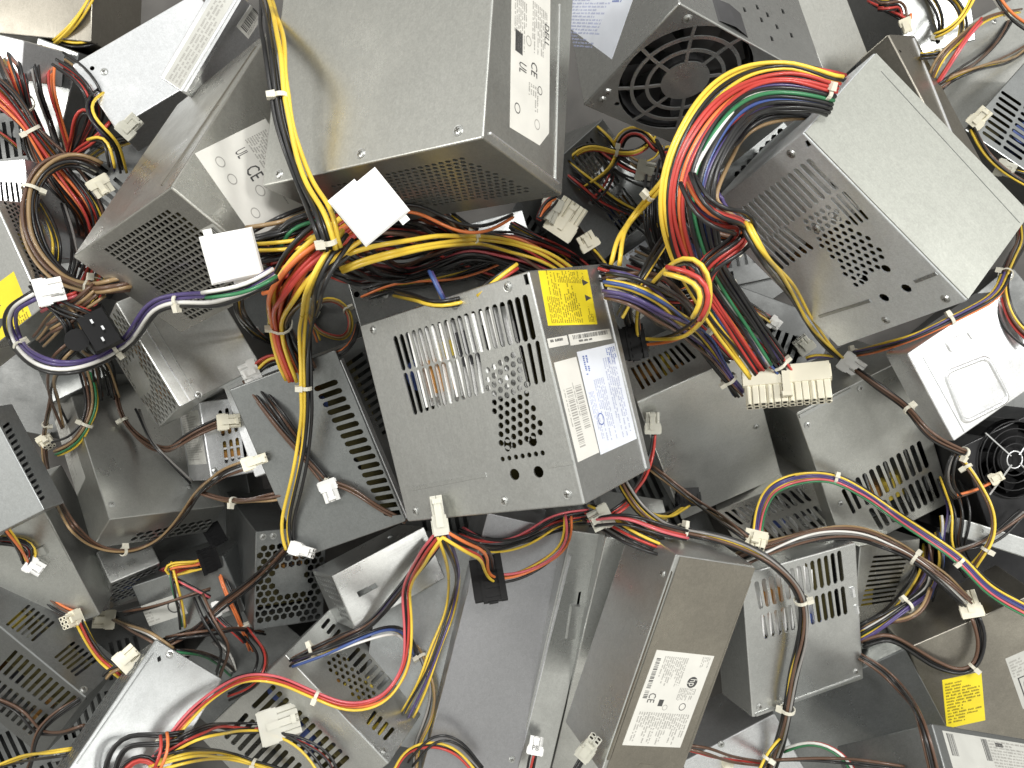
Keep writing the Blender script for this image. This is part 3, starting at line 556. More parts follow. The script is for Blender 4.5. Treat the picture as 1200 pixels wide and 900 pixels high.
strip(rt, bx, 'ab', (376, 816), (396, 836), .0022, .0012, 'tab', 'steel_bright'); strip(rt, bx, 'ab', (418, 858), (438, 878), .0022, .0012, 'tab', 'steel_bright')
vr = V('R', 'ac').grid([(180, 755), (78, 900), (50, 915), (150, 770)], .0080, .0037, 6)
bx, rt = psu('R', 'bright grey power supply at bottom left with honeycomb vent along its side', 'steel_blue', {'ac': vr, 'ab': V('R', 'ab').poly([(184, 771), (188, 768), (189, 774), (185, 776)])}, [('ab', 199, 767)], [dict(face='ac', fins=False)])
strip(rt, bx, 'ab', (180, 765), (90, 895), .0012, .0006, 'seam_fold', 'steel_dark')
vs1 = V('S', 'ab').slots([(32, 707), (66, 730), (40, 753), (5, 731)], 6, .5).slots([(85, 750), (117, 774), (90, 794), (62, 769)], 6, .5); vs2 = V('S', 'ac').slots([(16, 760), (92, 818), (70, 838), (-6, 784)], 11, .5).slots([(-10, 790), (66, 844), (44, 868), (-30, 812)], 11, .5)
bx, rt = psu('S', 'dark grey power supply at the lower left edge with slots either side of its ridge', 'steel_dark', {'ab': vs1, 'ac': vs2}, [('ab', 98, 808)], [dict(face='ab', fins=False), dict(face='ac', fins=False, seed=3)])
vt = V('T', 'ac2' if False else 'ac').slots([(2, 498), (46, 590), (54, 585), (10, 492)], 14, .5)
bx, rt = psu('T', 'plain grey power supply at the left edge with a row of slots along its side', 'steel_blue', {'ac': vt}, [('ab', 12, 515)])
vu = V('U', 'bc').grid([(160, 625), (262, 605), (245, 622), (150, 640)], .0082, .0038, 6)
bx, rt = psu('U', 'large plain dull grey power supply at left below the honeycomb box', 'steel_olive', {'bc': vu}, [('ab', 131, 591), ('ab', 222, 570)], [dict(face='bc', fins=False)])
label(rt, bx, 'ac', (72, 476), (100, 560), (55, 500), 'paper_grey', [('text', .05, .1, .9, .9, 'ink_grey', .003)], 23, note='grey side label')
vv = V('V', 'ac').grid([(138, 358), (209, 478), (186, 499), (122, 402)], .0082, .0039, 6, blank=[(145, 425), (160, 418), (178, 455), (165, 470)])
bx, rt = psu('V', 'silver power supply at left with bright top and honeycomb end', 'steel_light', {'ac': vv}, [('ab', 232, 463)], [dict(face='ac', fins=False)])
strip(rt, bx, 'ab', (163, 372), (223, 470), .0014, .0008, 'seam_fold', 'steel_bright'); strip(rt, bx, 'ab', (175, 370), (230, 462), .0010, .0006, 'seam_fold', 'steel')
vw = V('W', 'ab').slots([(254, 482), (292, 470), (296, 500), (258, 512)], 5, .55).slots([(259, 518), (303, 506), (306, 530), (262, 544)], 6, .55)
bx, rt = psu('W', 'small silver power supply with upright slots and grey label, left of centre', 'steel_bright', {'ab': vw}, [('ab', 252, 552)], [dict(face='ab', dense=.8)])
label(rt, bx, 'ac', (212, 486), (232, 480), (220, 545), 'paper_grey', [('text', .05, .05, .9, .95, 'ink_grey', .0022)], 24, note='grey rating label')
vx = V('X', 'ac').grid([(4, 238), (58, 362), (76, 346), (22, 226)], .0042, .0016, 6)
bx, rt = psu('X', 'grey power supply at the left edge with yellow warning sticker', 'steel', {'ac': vx}, [], [dict(face='ac', fins=False)])
label(rt, bx, 'ab', (42, 381), (16, 318), (-10, 402), 'paper_yellow', [('tri', .55, .5, .75, .72, 'ink'), ('tri', .3, .5, .5, .72, 'ink'), ('text', .1, .06, .5, .4, 'ink_brown', .003), ('ring', .05, .3, .2, .5, 'ink_brown')], 25, note='yellow sticker with black warning triangles')
label(rt, bx, 'ab', (14, 400), (10, 392), (-10, 410), 'paper', [('bar', .05, .1, .95, .9, 'ink')], 26, note='white bar code strip')
bx, rt = psu('X2', 'pale bluish plate with upright slots at the left edge above the yellow sticker box', 'steel_bright', {'ab': V('X2', 'ab').slots([(-8, 212), (28, 214), (36, 262), (-4, 258)], 6, .5)})
bx, rt = psu('Y', 'dull brown power supply in the lower right corner with yellow sticker', 'steel_tan', {}, [])
label(rt, bx, 'ab', (1104, 797), (1150, 787), (1118, 852), 'paper_yellow', [('text', .06, .08, .94, .92, 'ink_brown', .0032)], 27, note='yellow sticker with lines of dark print')
label(rt, bx, 'ab', (1178, 772), (1215, 756), (1192, 834), 'paper_grey', [('text', .06, .08, .5, .4, 'ink_grey', .0032), ('frame', .15, .42, .9, .8, 'ink', .0012), ('word', .25, .5, .85, .72, 'ink', '08')], 28, note='pale label with boxed number')
psu('Y2', 'broad dark grey panel under the slotted lower right box', 'steel_dark')
bx, rt = psu('Z', 'grey power supply corner with pale label at the bottom right edge', 'steel_dark', {}, [])
label(rt, bx, 'ab', (1104, 856), (1215, 874), (1122, 905), 'paper_grey', [('text', .45, .05, .95, .9, 'ink_grey', .0024), ('bar', .03, .05, .1, .6, 'ink'), ('bar', .38, .05, .44, .6, 'ink'), ('fill', .52, .1, .6, .2, 'ink')], 29, note='pale rating label')
vb = V('B', 'ab').slots([(366, 452), (452, 607), (476, 604), (393, 442)], 17, .62); vb2 = V('B', 'ac').slots([(404, 424), (450, 512), (470, 498), (424, 410)], 11, .5)
bx, rt = psu('B', 'dark grey power supply with black slots tucked under the centre box at left', 'steel_dark', {'ab': vb, 'ac': vb2}, [], [dict(face='ab', fins=False)])
strip(rt, bx, 'ac', (399, 421), (478, 604), .013, .0008, 'lit_side_strip', 'steel_bright')  # added bright strip: light on the casing side put into colour
vbb = V('BB', 'ab').grid([(300, 640), (378, 630), (376, 726), (298, 728)], .0074, .0033, 6, blank=[(322, 668), (358, 660), (360, 695), (324, 700)])
bx, rt = psu('BB', 'grey power supply with dark honeycomb vent left of the two yellow wires', 'steel_dark', {'ab': vbb}, [('ab', 308, 629), ('ab', 320, 628)], [dict(face='ab', fins=False)])
vcc = V('CC', 'bc').grid([(368, 672), (388, 678), (412, 731), (403, 726)], .0060, .0026, 4, stag=False, sq=True)
bx, rt = psu('CC', 'small grey box with punched end and slotted latch hole below the dark slotted box', 'steel', {'bc': vcc, 'ab': V('CC', 'ab').poly([(418, 694), (440, 683), (443, 688), (421, 700)])}, [('ab', 432, 648)])
bx, rt = psu('EE', 'dull grey panel with a pressed dimple at lower left', 'steel_olive', {}, [])
strip(rt, bx, 'ab', (46, 640), (52, 650), .010, .003, 'pressed_louvre', 'steel_olive'); strip(rt, bx, 'ab', (60, 606), (92, 655), .0014, .0008, 'seam_fold', 'steel')
psu('FF', 'flat grey power supply top in the upper left corner', 'steel_tan', {})
vgg = V('GG', 'ac').grid([(130, 686), (184, 664), (184, 688), (126, 710)], .0080, .0037, 6)
psu('GG', 'small light grey box with black honeycomb front at lower left', 'steel', {'ac': vgg}, [('ab', 122, 665)], [dict(face='ac', fins=False)])
vaa = V('AA', 'ab').hole(1186, 538, .036, 28)
bx, rt = psu('AA', 'black power supply with round wire fan guard at the right edge', 'black_metal', {'ab': vaa}, [])
fan(rt, bx, 'ab', 1186, 538, .035)
def guard():
    u, v = bx.uv('ab', 1186, 538); M = frame_at(bx, 'ab', u, v, .003)
    for r in (.008, .015, .022, .029, .036):
        mb = MB(); tube(mb, [Vector((r*math.cos(2*math.pi*i/28), r*math.sin(2*math.pi*i/28), 0)) for i in range(29)], .0008, 5); o = mb.obj('guard_ring', 'steel_bright' if r < .01 else 'black_metal', rt, True); o.matrix_local = M
    for k in range(4):
        a = .5+k*math.pi/2; mb = MB(); tube(mb, [Vector((r*math.cos(a), r*math.sin(a), .001)) for r in (.006, .041)], .0008, 5); o = mb.obj('guard_spoke', 'steel_bright', rt); o.matrix_local = M
guard()
psu('II', 'white metal corner at the upper left edge', 'steel_bright')
psu('E2', 'narrow grey plate with a drilled hole behind the cables at upper left', 'steel_dark', {'ab': V('E2', 'ab').hole(48, 56, .003)})
vk2 = V('KK', 'ab').slots([(664, 190), (694, 160), (728, 212), (700, 238)], 7, .5).slots([(705, 244), (732, 218), (760, 256), (735, 285)], 7, .5)
psu('KK', 'dark slotted power supply deep between the top box and the fan box', 'steel_dark', {'ab': vk2}, [], [dict(face='ab', dense=.7)])
bx, rt = psu('LL', 'dark power supply deep below a tangle of cables right of the centre box', 'steel_dark')
label(rt, bx, 'ab', (727, 292), (752, 276), (733, 306), 'paper_blue', [('text', .05, .1, .95, .9, 'ink_grey', .003)], 31); label(rt, bx, 'ab', (732, 372), (752, 356), (738, 384), 'paper', [('bar', .05, .1, .95, .6, 'ink')], 32)
vmm = V('MM', 'ab').grid([(858, 205), (915, 148), (930, 165), (870, 222)], .0075, .0033, 6)
psu('MM', 'dark honeycomb vent just below the rainbow cable bundle', 'steel_dark', {'ab': vmm}, [], [dict(face='ab', fins=False)])
psu('NN', 'dark blue grey power supply deep under the cable bundle above the centre', 'steel_dark', {'ab': V('NN', 'ab').hole(418, 345, .003).hole(500, 330, .003)}, [('ab', 437, 338), ('ab', 452, 346)])
psu('OO', 'shiny silver plate between the small slotted silver box and dark slotted box', 'steel_bright')
psu('PP', 'bright silver box under the lower end of the slotted lower right box', 'steel_bright', {}, [('ab', 845, 872)])
psu('HH', 'black power supply under the fan guard box at the right edge', 'black_metal')
psu('TT', 'dark power supply in the gap at left beneath the purple and white cable', 'steel_dark')
bx, rt = psu('RR', 'dark power supply with round label deep at lower left', 'steel_dark')
label(rt, bx, 'ab', (160, 712), (210, 695), (172, 735), 'paper_grey', [('ring', .6, .2, .95, .8, 'ink'), ('text', .05, .1, .5, .9, 'ink_grey', .003)], 33)
def bracket():
    a, b = unproj(1112, 603, .76), unproj(1212, 634, .74); ea = b-a; eb = Vector((.3, 1, 0)); eb = (eb-ea*eb.dot(ea)/ea.length_squared).normalized()*-.017; n = ea.cross(eb).normalized()*.0016; n = n if n.z < 0 else -n
    BOX['QB'] = Box('QB', a, ea, eb, n); bx, rt = psu('QB', 'flat grey metal bar lying in the dark gap at the right edge', 'steel', {'ab': V('QB', 'ab').hole(1150, 622, .002)}, [], cat='metal bar', name='metal_bar')
    del rt['group']
bracket()
# the layer underneath, glimpsed in the gaps
DEEP = [(345, 300, 20, 'steel_shaded', 'below the cable crossing left of centre'), (660, 300, -30, 'steel_shaded', 'below the cream connectors above the centre box'), (820, 320, 35, 'steel_shaded', 'below the rainbow bundle'),
        (880, 420, -20, 'steel_shaded', 'below the big cream connector'), (215, 600, 10, 'steel_shaded', 'between the dull grey box and the honeycomb vent at left'), (95, 240, 50, 'steel_shaded', 'beneath the red and yellow bundle at left'),
        (110, 110, -15, 'steel_shaded', 'behind the orange cables at upper left'), (740, 600, 25, 'steel_shaded', 'below the right corner of the centre box'), (300, 800, -40, 'steel_shaded', 'beside the bright honeycomb sided box'),
        (120, 800, 15, 'steel_shaded', 'between the lower left boxes'), (1050, 100, 30, 'steel_shaded', 'beneath the red and orange wires at top right'), (1060, 690, -10, 'steel_shaded', 'under the cables right of the slotted lower right box'),
        (420, 400, 5, 'steel_shaded', 'under the left corner of the centre box'), (60, 880, 25, 'steel_shaded', 'at the bottom left corner'), (1170, 420, 40, 'steel_shaded', 'behind the white panel at right'), (560, 640, 12, 'steel_shaded', 'under the lower edge of the centre box'), (470, 880, -25, 'steel_shaded', 'under the bottom centre cables'),
        (20, 130, 8, 'steel_shaded', 'at the upper left edge under the cables'), (30, 430, -12, 'steel_shaded', 'at the left edge under the sticker box'), (900, 250, 12, 'steel_shaded', 'beneath the large tilted box'), (1010, 20, 12, 'steel_shaded', 'at the top beside the olive panel')]
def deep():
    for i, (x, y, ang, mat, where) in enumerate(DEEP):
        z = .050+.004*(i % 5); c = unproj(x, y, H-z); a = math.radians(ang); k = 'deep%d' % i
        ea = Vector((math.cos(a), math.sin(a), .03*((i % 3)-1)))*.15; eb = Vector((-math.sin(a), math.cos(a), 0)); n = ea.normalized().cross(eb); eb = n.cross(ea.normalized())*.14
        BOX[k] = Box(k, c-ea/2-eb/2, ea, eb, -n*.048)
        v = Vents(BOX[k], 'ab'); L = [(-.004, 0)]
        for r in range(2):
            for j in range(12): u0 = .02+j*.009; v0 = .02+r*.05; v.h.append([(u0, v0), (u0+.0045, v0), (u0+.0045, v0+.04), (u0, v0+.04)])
        bx, rt = psu(k, 'shade-darkened power supply deep '+where, mat, {'ab': v} if i % 2 else {})
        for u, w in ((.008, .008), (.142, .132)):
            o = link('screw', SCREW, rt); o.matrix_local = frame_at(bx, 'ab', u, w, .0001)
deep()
# ------------------------------------------------------------------ cables: laid over the boxes along their visible course
_bvh = {}
def bvh(under):
    key = tuple(sorted(under))
    if key not in _bvh:
        vs = []; fs = []
        for k, b in BOX.items():
            if k in key: continue
            o = len(vs); vs += [b.O+b.e[0]*x+b.e[1]*y+b.e[2]*z for x in (0, 1) for y in (0, 1) for z in (0, 1)]
            fs += [tuple(o+i for i in f) for f in ((0, 1, 3, 2), (4, 5, 7, 6), (0, 1, 5, 4), (2, 3, 7, 6), (0, 2, 6, 4), (1, 3, 7, 5))]
        _bvh[key] = BVHTree.FromPolygons(vs, fs)
    return _bvh[key]
TOP = {}                              # what earlier cables already cover: cell -> depth
def depth(x, y, under=()):
    o = Vector((0, 0, H)); d = unproj(x, y, 1)-o; h = bvh(under).ray_cast(o, d)
    r = H if h[0] is None else H-h[0].z
    t = TOP.get((int(x//4), int(y//4)), 9)
    if under and t < 9:
        a = bvh(()).ray_cast(o, d); ra = H if a[0] is None else H-a[0].z
        if ra < r-.002 and t < ra+.002: return r      # lies on top of the thing this cable ducks under
    return min(r, t)
def cover(x, y, d, rpx):
    k = int(rpx//4)+1
    for i in range(-k, k+1):
        for j in range(-k, k+1):
            if (i*4)**2+(j*4)**2 <= (rpx+2)**2: c = (int(x//4)+i, int(y//4)+j); TOP[c] = min(TOP.get(c, 9), d)
def spline(pts, step):
    P = [Vector(p) for p in pts]; P = [P[0]*2-P[1]]+P+[P[-1]*2-P[-2]]; out = []
    for i in range(1, len(P)-2):
        a, b, c, d = P[i-1:i+3]; n = max(2, int((c-b).length/step))
        for k in range(n):
            t = k/n; out.append(.5*((2*b)+(c-a)*t+(2*a-5*b+4*c-d)*t*t+(3*b-a-3*c+d)*t**3))
    out.append(P[-2]); return out
def run(pts, under=(), lift=.002, win=36):
    S = spline([(p[0], p[1], (p[2] if len(p) > 2 else 0)*1000) for p in pts], 3)
    d = [depth(p.x, p.y, under)-lift-p.z/1000 for p in S]; w = max(1, int(win/3)); n = len(d)
    m = [min(d[max(0, i-w):i+w+1]) for i in range(n)]
    for _ in range(2): k = max(1, w//2); m = [sum(m[max(0, i-k):i+k+1])/len(m[max(0, i-k):i+k+1]) for i in range(n)]
    q = [unproj(p.x, p.y, e) for p, e in zip(S, m)]; out = [q[0]]; acc = 0
    for i in range(1, n):
        if (q[i]-out[-1]).length > .0045 or i == n-1: out.append(q[i])
    for _ in range(5): out = [out[0]]+[(out[i-1]+out[i]*2+out[i+1])/4 for i in range(1, len(out)-1)]+[out[-1]]
    return out
def pack(n):
    pts = [(0, 0)]; ring = 1
    while len(pts) < n:
        for k in range(6*ring): a = 2*math.pi*k/(6*ring); pts.append((2*ring*math.cos(a), 2*ring*math.sin(a)))
        ring += 1
    pts = pts[:n]; cx = sum(p[0] for p in pts)/n; cy = sum(p[1] for p in pts)/n
    return [(p[0]-cx, p[1]-cy) for p in pts]
def px(p): d = H-p.z; return (600+F*p.x/d, 450-F*p.y/d)
CON = {}
def connector_mesh(nx, ny, L, pitch, col, solid=False):
    key = (nx, ny, L, pitch, col, solid)
    if key in CON: return CON[key]
    mb = MB(); w, h = nx*pitch, ny*pitch; c = pitch*.12
    mb.box((-w/2-.0006, -L*.5, -h/2-.0006), (w/2+.0006, 0, h/2+.0006))
    for s in (-1, 1): mb.box((s*(w/2+.0002)-.0005, -L*.45, -h*.35), (s*(w/2+.0002)+.0012*s, -L*.1, h*.35))
    for i in range(nx):
        for j in range(ny):
            x0, z0 = -w/2+i*pitch, -h/2+j*pitch; x1, z1 = x0+pitch-.0003, z0+pitch-.0003
            rc = c*(3 if (i+j) % 3 == 0 else 1)
            o = [(x0+rc, z0), (x1-rc, z0), (x1, z0+rc), (x1, z1-rc), (x1-rc, z1), (x0+rc, z1), (x0, z1-rc), (x0, z0+rc)]
            e = pitch*.22; xm, zm = (x0+x1)/2, (z0+z1)/2; inn = [(xm+(x-xm)*.58, zm+(z-zm)*.58) for x, z in o]
            vs = [(x, 0, z) for x, z in o]+[(x, L*.5, z) for x, z in o]+[(x, L*.5, z) for x, z in inn]+[(x, L*.12, z) for x, z in inn]
            f = [(k, (k+1) % 8, 8+(k+1) % 8, 8+k) for k in range(8)]+[(8+k, 8+(k+1) % 8, 16+(k+1) % 8, 16+k) for k in range(8)]
            mb.add(vs, f); mb.add(vs[16:], [(k, (k+1) % 8, 8+(k+1) % 8, 8+k) for k in range(8)]+[tuple(range(8, 16))], 1)
    # latch arm on the broad side
    mb.box((-pitch*.55, -L*.3, h/2+.0012), (pitch*.55, L*.42, h/2+.0024)); mb.box((-pitch*.55, -L*.05, h/2), (pitch*.55, L*.1, h/2+.0013)); mb.box((-pitch*.7, L*.3, h/2+.0012), (pitch*.7, L*.42, h/2+.0036))
    for i in range(nx):              # wire holes at the back
        for j in range(ny): x, z = -w/2+(i+.5)*pitch, -h/2+(j+.5)*pitch; mb.box((x-pitch*.3, -L*.5-.0003, z-pitch*.3), (x+pitch*.3, -L*.5+.001, z+pitch*.3), 1)
    CON[key] = mb.mesh('connector', [col, 'cavity']); return CON[key]
def sata_mesh():
    if 'sata' not in CON:
        mb = MB(); mb.box((-.0125, -.008, -.003), (.0125, .004, .003)); mb.box((-.0115, .004, -.0024), (.0115, .0085, .0024)); mb.box((-.0125, -.0095, -.0042), (.0125, -.006, .0042))
        mb.box((-.0135, -.004, -.0014), (.0135, .001, .0014)); mb.box((-.010, .0084, -.0009), (.009, .0087, .0006), 1)
        for k in range(5): mb.box((-.0105+k*.0048, -.0078, .003), (-.0085+k*.0048, .002, .0036))
        CON['sata'] = mb.mesh('connector', ['black_plastic', 'cavity'])
    return CON['sata']
def block_mesh():
    if 'block' not in CON:
        mb = MB(); x, y, z, c = .0145, .0155, .0055, .0012
        P = [(-x, -y), (x, -y), (x, y), (-x, y)]; Q = [(-x+c, -y+c), (x-c, -y+c), (x-c, y-c), (-x+c, y-c)]
        mb.hexa([(a, b, -z) for a, b in P]+[(a, b, z-c) for a, b in P]); mb.hexa([(a, b, z-c) for a, b in P]+[(a, b, z) for a, b in Q])
        mb.box((x, y-.008, -z*.5), (x+.0035, y-.003, z*.6)); mb.box((-x-.002, -y, -z*.6), (-x, y*.2, z*.2))
        for i in range(6): mb.box((-x+.0024+i*.0046, -y-.0004, -.003), (-x+.0052+i*.0046, -y+.001, .003), 1)
        CON['block'] = mb.mesh('connector', ['nylon_white', 'cavity'])
    return CON['block']
def put_connector(root, at, dirx, n=(3, 2), col='nylon', L=.016, pitch=.0042, tilt=0, roll=0, kind='molex', lift=0, under=(), word=None, scale=1.0):
    me = sata_mesh() if kind == 'sata' else block_mesh() if kind == 'block' else connector_mesh(n[0], n[1], L, pitch, col)
    th = max(.003, n[1]*pitch/2*abs(math.cos(math.radians(roll)))+n[0]*pitch/2*abs(math.sin(math.radians(roll)))); th = max(th, L*.5*abs(math.sin(math.radians(tilt))))
    ds = [depth(at[0]+a, at[1]+b, under) for a in (-12, 0, 12) for b in (-12, 0, 12)]; d = sorted(ds)[2]-th-.001-lift
    c = unproj(*at, d); Y = Vector((dirx[0], -dirx[1], 0)).normalized(); Z = (Vector((0, 0, H))-c).normalized(); Y = (Y-Z*Y.dot(Z)).normalized(); X = Y.cross(Z)
    M = Matrix((X, Y, Z)).transposed().to_4x4(); M = M @ Matrix.Rotation(math.radians(tilt), 4, 'X') @ Matrix.Rotation(math.radians(roll), 4, 'Y'); M.translation = c
    o = link('connector', me, root); o.matrix_local = root.matrix_world.inverted() @ M @ Matrix.Scale(scale, 4)
    if word:
        vs, fs = glyphs(word); mb = MB(); xs = [v.x for v in vs]; s = .0042; k = n[1]*pitch/2+.0028
        mb.add([((v.x-(max(xs)+min(xs))/2)*s, (v.y-.5)*s-L*.1, k) for v in vs], fs); mb.obj('print', 'ink', o)['kind'] = 'stuff'
    cover(*at, d-th, max(n[0]*pitch, L)*.4*F/d); return c-(M.to_3x3() @ Vector((0, 1, 0)))*L*.45
def tie(root, path, x, y, R):
    i = min(range(len(path)), key=lambda k: math.dist(px(path[k]), (x, y))); p = path[i]; t = (path[min(i+1, len(path)-1)]-path[max(i-1, 0)]).normalized()
    up = (Vector((0, 0, H))-p).normalized(); s = t.cross(up).normalized(); up = s.cross(t); n = 14; mb = MB(); vs = []; sg = random.choice((-1, 1))
    for a, r in ((-.0014, R), (-.0014, R+.0009), (.0014, R+.0009), (.0014, R)):
        vs += [t*a+s*(r*math.cos(2*math.pi*k/n))+up*(r*math.sin(2*math.pi*k/n)) for k in range(n)]
    mb.add(vs, [(j*n+k, j*n+(k+1) % n, ((j+1) % 4)*n+(k+1) % n, ((j+1) % 4)*n+k) for j in range(4) for k in range(n)])
    o = mb.obj('cable_tie', 'tie', root); o.matrix_local = root.matrix_world.inverted() @ Matrix.Translation(p)
    mb = MB(); A = lambda a, b, c: s*(sg*a)+t*b+up*c; b0, b1 = R*.75, R*.75+.0052; z0, z1 = R*.35-.001, R*.35+.0035
    mb.hexa([A(b0, -.0022, z0), A(b1, -.0022, z0), A(b1, .0022, z0), A(b0, .0022, z0), A(b0, -.0022, z1), A(b1, -.0018, z1-.0006), A(b1, .0018, z1-.0006), A(b0, .0022, z1)])
    mb.obj('tie_head', 'tie', o)
def har(lab, B, ties=(), conns=(), name='cable_bundle', seed=None):
    """B: list of (course, wire colours, options); ties: (which run, x, y)"""
    rnd = random.Random(seed if seed is not None else len(lab)*7+sum(map(ord, lab))); root = bpy.data.objects.new(name, None); COL.objects.link(root); root.empty_display_size = .01
    tag(root, lab, 'cable', 'loose cables in the heap'); first = True; paths = []
    root.location = unproj(B[0][0][0][0], B[0][0][0][1], .6); bpy.context.view_layer.update(); backs = [(c['at'], put_connector(root, **c)) for c in conns]
    for e in B:
        pts, cols, o = e[0], e[1], (e[2] if len(e) > 2 else {})
        if len(cols) >= 6 and not o.get('flat'): cols = cols+'KKNKKTKK'[:len(cols)//3]
        n = len(cols); r = o.get('r', .00122); offs = pack(n); sp = o.get('spread', 1.0)
        if o.get('flat'): offs = [((i-(n-1)/2)*2*o['flat'], rnd.uniform(-.35, .35)+(0 if o['flat'] >= 1 else .8*(i % 2))) for i in range(n)]
        R = max(max(math.hypot(a*(1), b) for a, b in offs)+1, 1)*r
        hgt = (max(abs(b) for a, b in offs)+1)*r
        path = run(pts, o.get('under', ()), hgt+.0006+o.get('lift', 0), o.get('win', 36)); paths.append((path, R if not o.get('flat') else hgt*1.2))
        for at, bk in backs:          # the wires run into their plug
            for end in (0, -1):
                if math.dist(pts[end][:2], at) < 34:
                    dv = bk-path[end]; m = 14
                    for q in range(min(m, len(path))): j = q if end == 0 else -1-q; path[j] = path[j]+dv*(.5+.5*math.cos(math.pi*q/m))
        for end in (0, -1):
            if 0 < pts[end][0] < 1200 and 0 < pts[end][1] < 900 and not any(math.dist(pts[end][:2], at) < 34 for at, _ in backs):
                for q in range(min(7, len(path))): j = q if end == 0 else -1-q; path[j] = path[j]+(path[j]-Vector((0, 0, H))).normalized()*.014*((7-q)/7)**2
        T = [(k, tx, ty) for k, tx, ty in ties if k == len(paths)-1]; N = len(path)
        sq = [min([1.0]+[math.dist(px(path[i]), (tx, ty))/45 for _, tx, ty in T]) for i in range(N)]
        tw = o.get('twist', rnd.uniform(-1, 1)*1.1); ph0 = rnd.uniform(0, 6.28) if not o.get('flat') else 0
        for w, c in enumerate(cols):
            a1, a2, a3, a4 = (rnd.uniform(0, 6.28) for _ in range(4)); f1, f2 = rnd.uniform(18, 45), rnd.uniform(18, 45); q = []
            for i, p in enumerate(path):
                t = (path[min(i+1, N-1)]-path[max(i-1, 0)]).normalized(); up = (Vector((0, 0, H))-p).normalized(); s = t.cross(up)
                s = s.normalized(); up = s.cross(t); L = i*.0045
                th = (ph0+tw*L*8) if not o.get('flat') else 0; ox, oz = offs[w]; ox, oz = ox*math.cos(th)-oz*math.sin(th), ox*math.sin(th)+oz*math.cos(th)
                k = 1+.2*sp*sq[i]; am = r*.9*sq[i]*sp
                ox = ox*r*(1+(1.15*sp-.85)*sq[i])+am*math.sin(L*f1+a1)+am*.5*math.sin(L*f1*2.1+a3); oz = oz*r*k+am*.5*math.sin(L*f2+a2)
                q.append(p+s*ox+up*max(oz, -hgt*1.25))
            mb = MB(); tube(mb, [v-root.location for v in q], r*rnd.uniform(.93, 1.06), 7); ob = mb.obj('wire', 'wire_'+c, root, True)
        for i, p in enumerate(path): x, y = px(p); cover(x, y, H-p.z-hgt, R*sp*F/(H-p.z))
    for k, x, y in ties: tie(root, paths[k][0], x, y, paths[k][1]*1.02)
    return root
def C(x, y, dx, dy, nx=3, ny=2, col='nylon', **k): return dict(at=(x, y), dirx=(dx, dy), n=(nx, ny), col=col, **k)

# ---- lowest cables first
har('thin yellow and black wires along the top left corner', [([(108, -10), (95, 15), (78, 40), (66, 50)], 'YYYK', {}), ([(66, 46), (90, 52), (112, 48)], 'YK', {})])
har('tangle of red and orange wires against the dark gap at upper left', [([(62, 70), (58, 100), (70, 140), (85, 185)], 'OROKT'), ([(70, 72), (95, 90), (112, 125), (100, 160), (84, 185)], 'RRKKTK', {'spread': 1.6}), ([(112, 138), (98, 122), (88, 135), (86, 165), (80, 190)], 'ORK', {}), ([(130, 142), (112, 165), (88, 180), (76, 196)], 'RKR', {}), ([(40, 70), (46, 105), (58, 140), (70, 180)], 'KYKSK', {}), ([(118, 108), (100, 120), (112, 150), (130, 165), (140, 200)], 'KKPKY', {'spread': 1.4}), ([(105, 165), (122, 158), (128, 175), (132, 196)], 'YK', {})])
har('thick bundle of red, yellow and black wires sweeping down the left side', [([(10, 70), (22, 105), (35, 140), (48, 180), (75, 220), (100, 250), (112, 290), (105, 330), (85, 365)], 'RORYKRYOKRKRKYRK', {'under': ('D',), 'spread': 1.5}), ([(-10, 100), (20, 130), (50, 170), (80, 205), (112, 245), (120, 290)], 'RYRORKYKRKOR', {'under': ('D',), 'spread': 1.5, 'lift': .006}), ([(-10, 150), (12, 165), (30, 185)], 'RYK', {}), ([(44, 235), (58, 262), (66, 292), (62, 318)], 'YYKK', {'under': ('D',)}), ([(75, 240), (85, 275), (88, 310), (70, 345)], 'KKSK', {'under': ('D',)})], [(1, 35, 150), (0, 30, 122)])
har('yellow, white and black wires squeezed between the bright box and mesh fronted box', [([(216, 112), (196, 124), (175, 142), (158, 162), (142, 186), (124, 210)], 'YWKYKN', {'under': ('D', 'E')})], [(0, 208, 117)], [C(152, 148, 1, -1, 3, 2, 'nylon_clear', L=.02), C(118, 218, .5, .7, 4, 2, 'nylon', L=.016), C(104, 194, 1, .2, 3, 2, 'nylon_clear')])
har('brown sleeved bundle looping over the red wires at left', [([(116, 196), (92, 184), (68, 186), (46, 202), (34, 232), (36, 270), (52, 305), (80, 328), (112, 338), (150, 334)], 'NTNTNT', {'r': .0016, 'lift': .004})], [(0, 33, 222), (0, 111, 337)])
har('pale brown ribbon wires fanning from the tie beside the black socket', [([(115, 338), (95, 355), (70, 375), (45, 400)], 'TNTN', {'flat': 1, 'spread': 1.2}), ([(108, 345), (85, 370), (60, 385)], 'NTN', {'flat': 1}), ([(90, 345), (70, 352), (50, 362)], 'RMK', {})])
har('brown wires hanging at left between the plain boxes with a cream six pin plug', [([(66, 430), (60, 460), (50, 490), (46, 512)], 'NTN'), ([(44, 530), (46, 560), (60, 590), (85, 618), (112, 640), (148, 647), (185, 634), (210, 608), (232, 578), (262, 556), (288, 546)], 'NNKT', {'lift': .004})], [(0, 48, 498), (1, 146, 647)], [C(54, 518, .6, .8, 3, 2, 'nylon', tilt=50, L=.018), C(298, 541, 1, -.35, 2, 2, 'nylon', L=.02)])
har('brown and green wires pinched by a tie left of the honeycomb box', [([(98, 425), (108, 455), (108, 480), (100, 500), (85, 520), (66, 528)], 'TNTGYN', {'spread': 1.3})], [(0, 102, 497)])
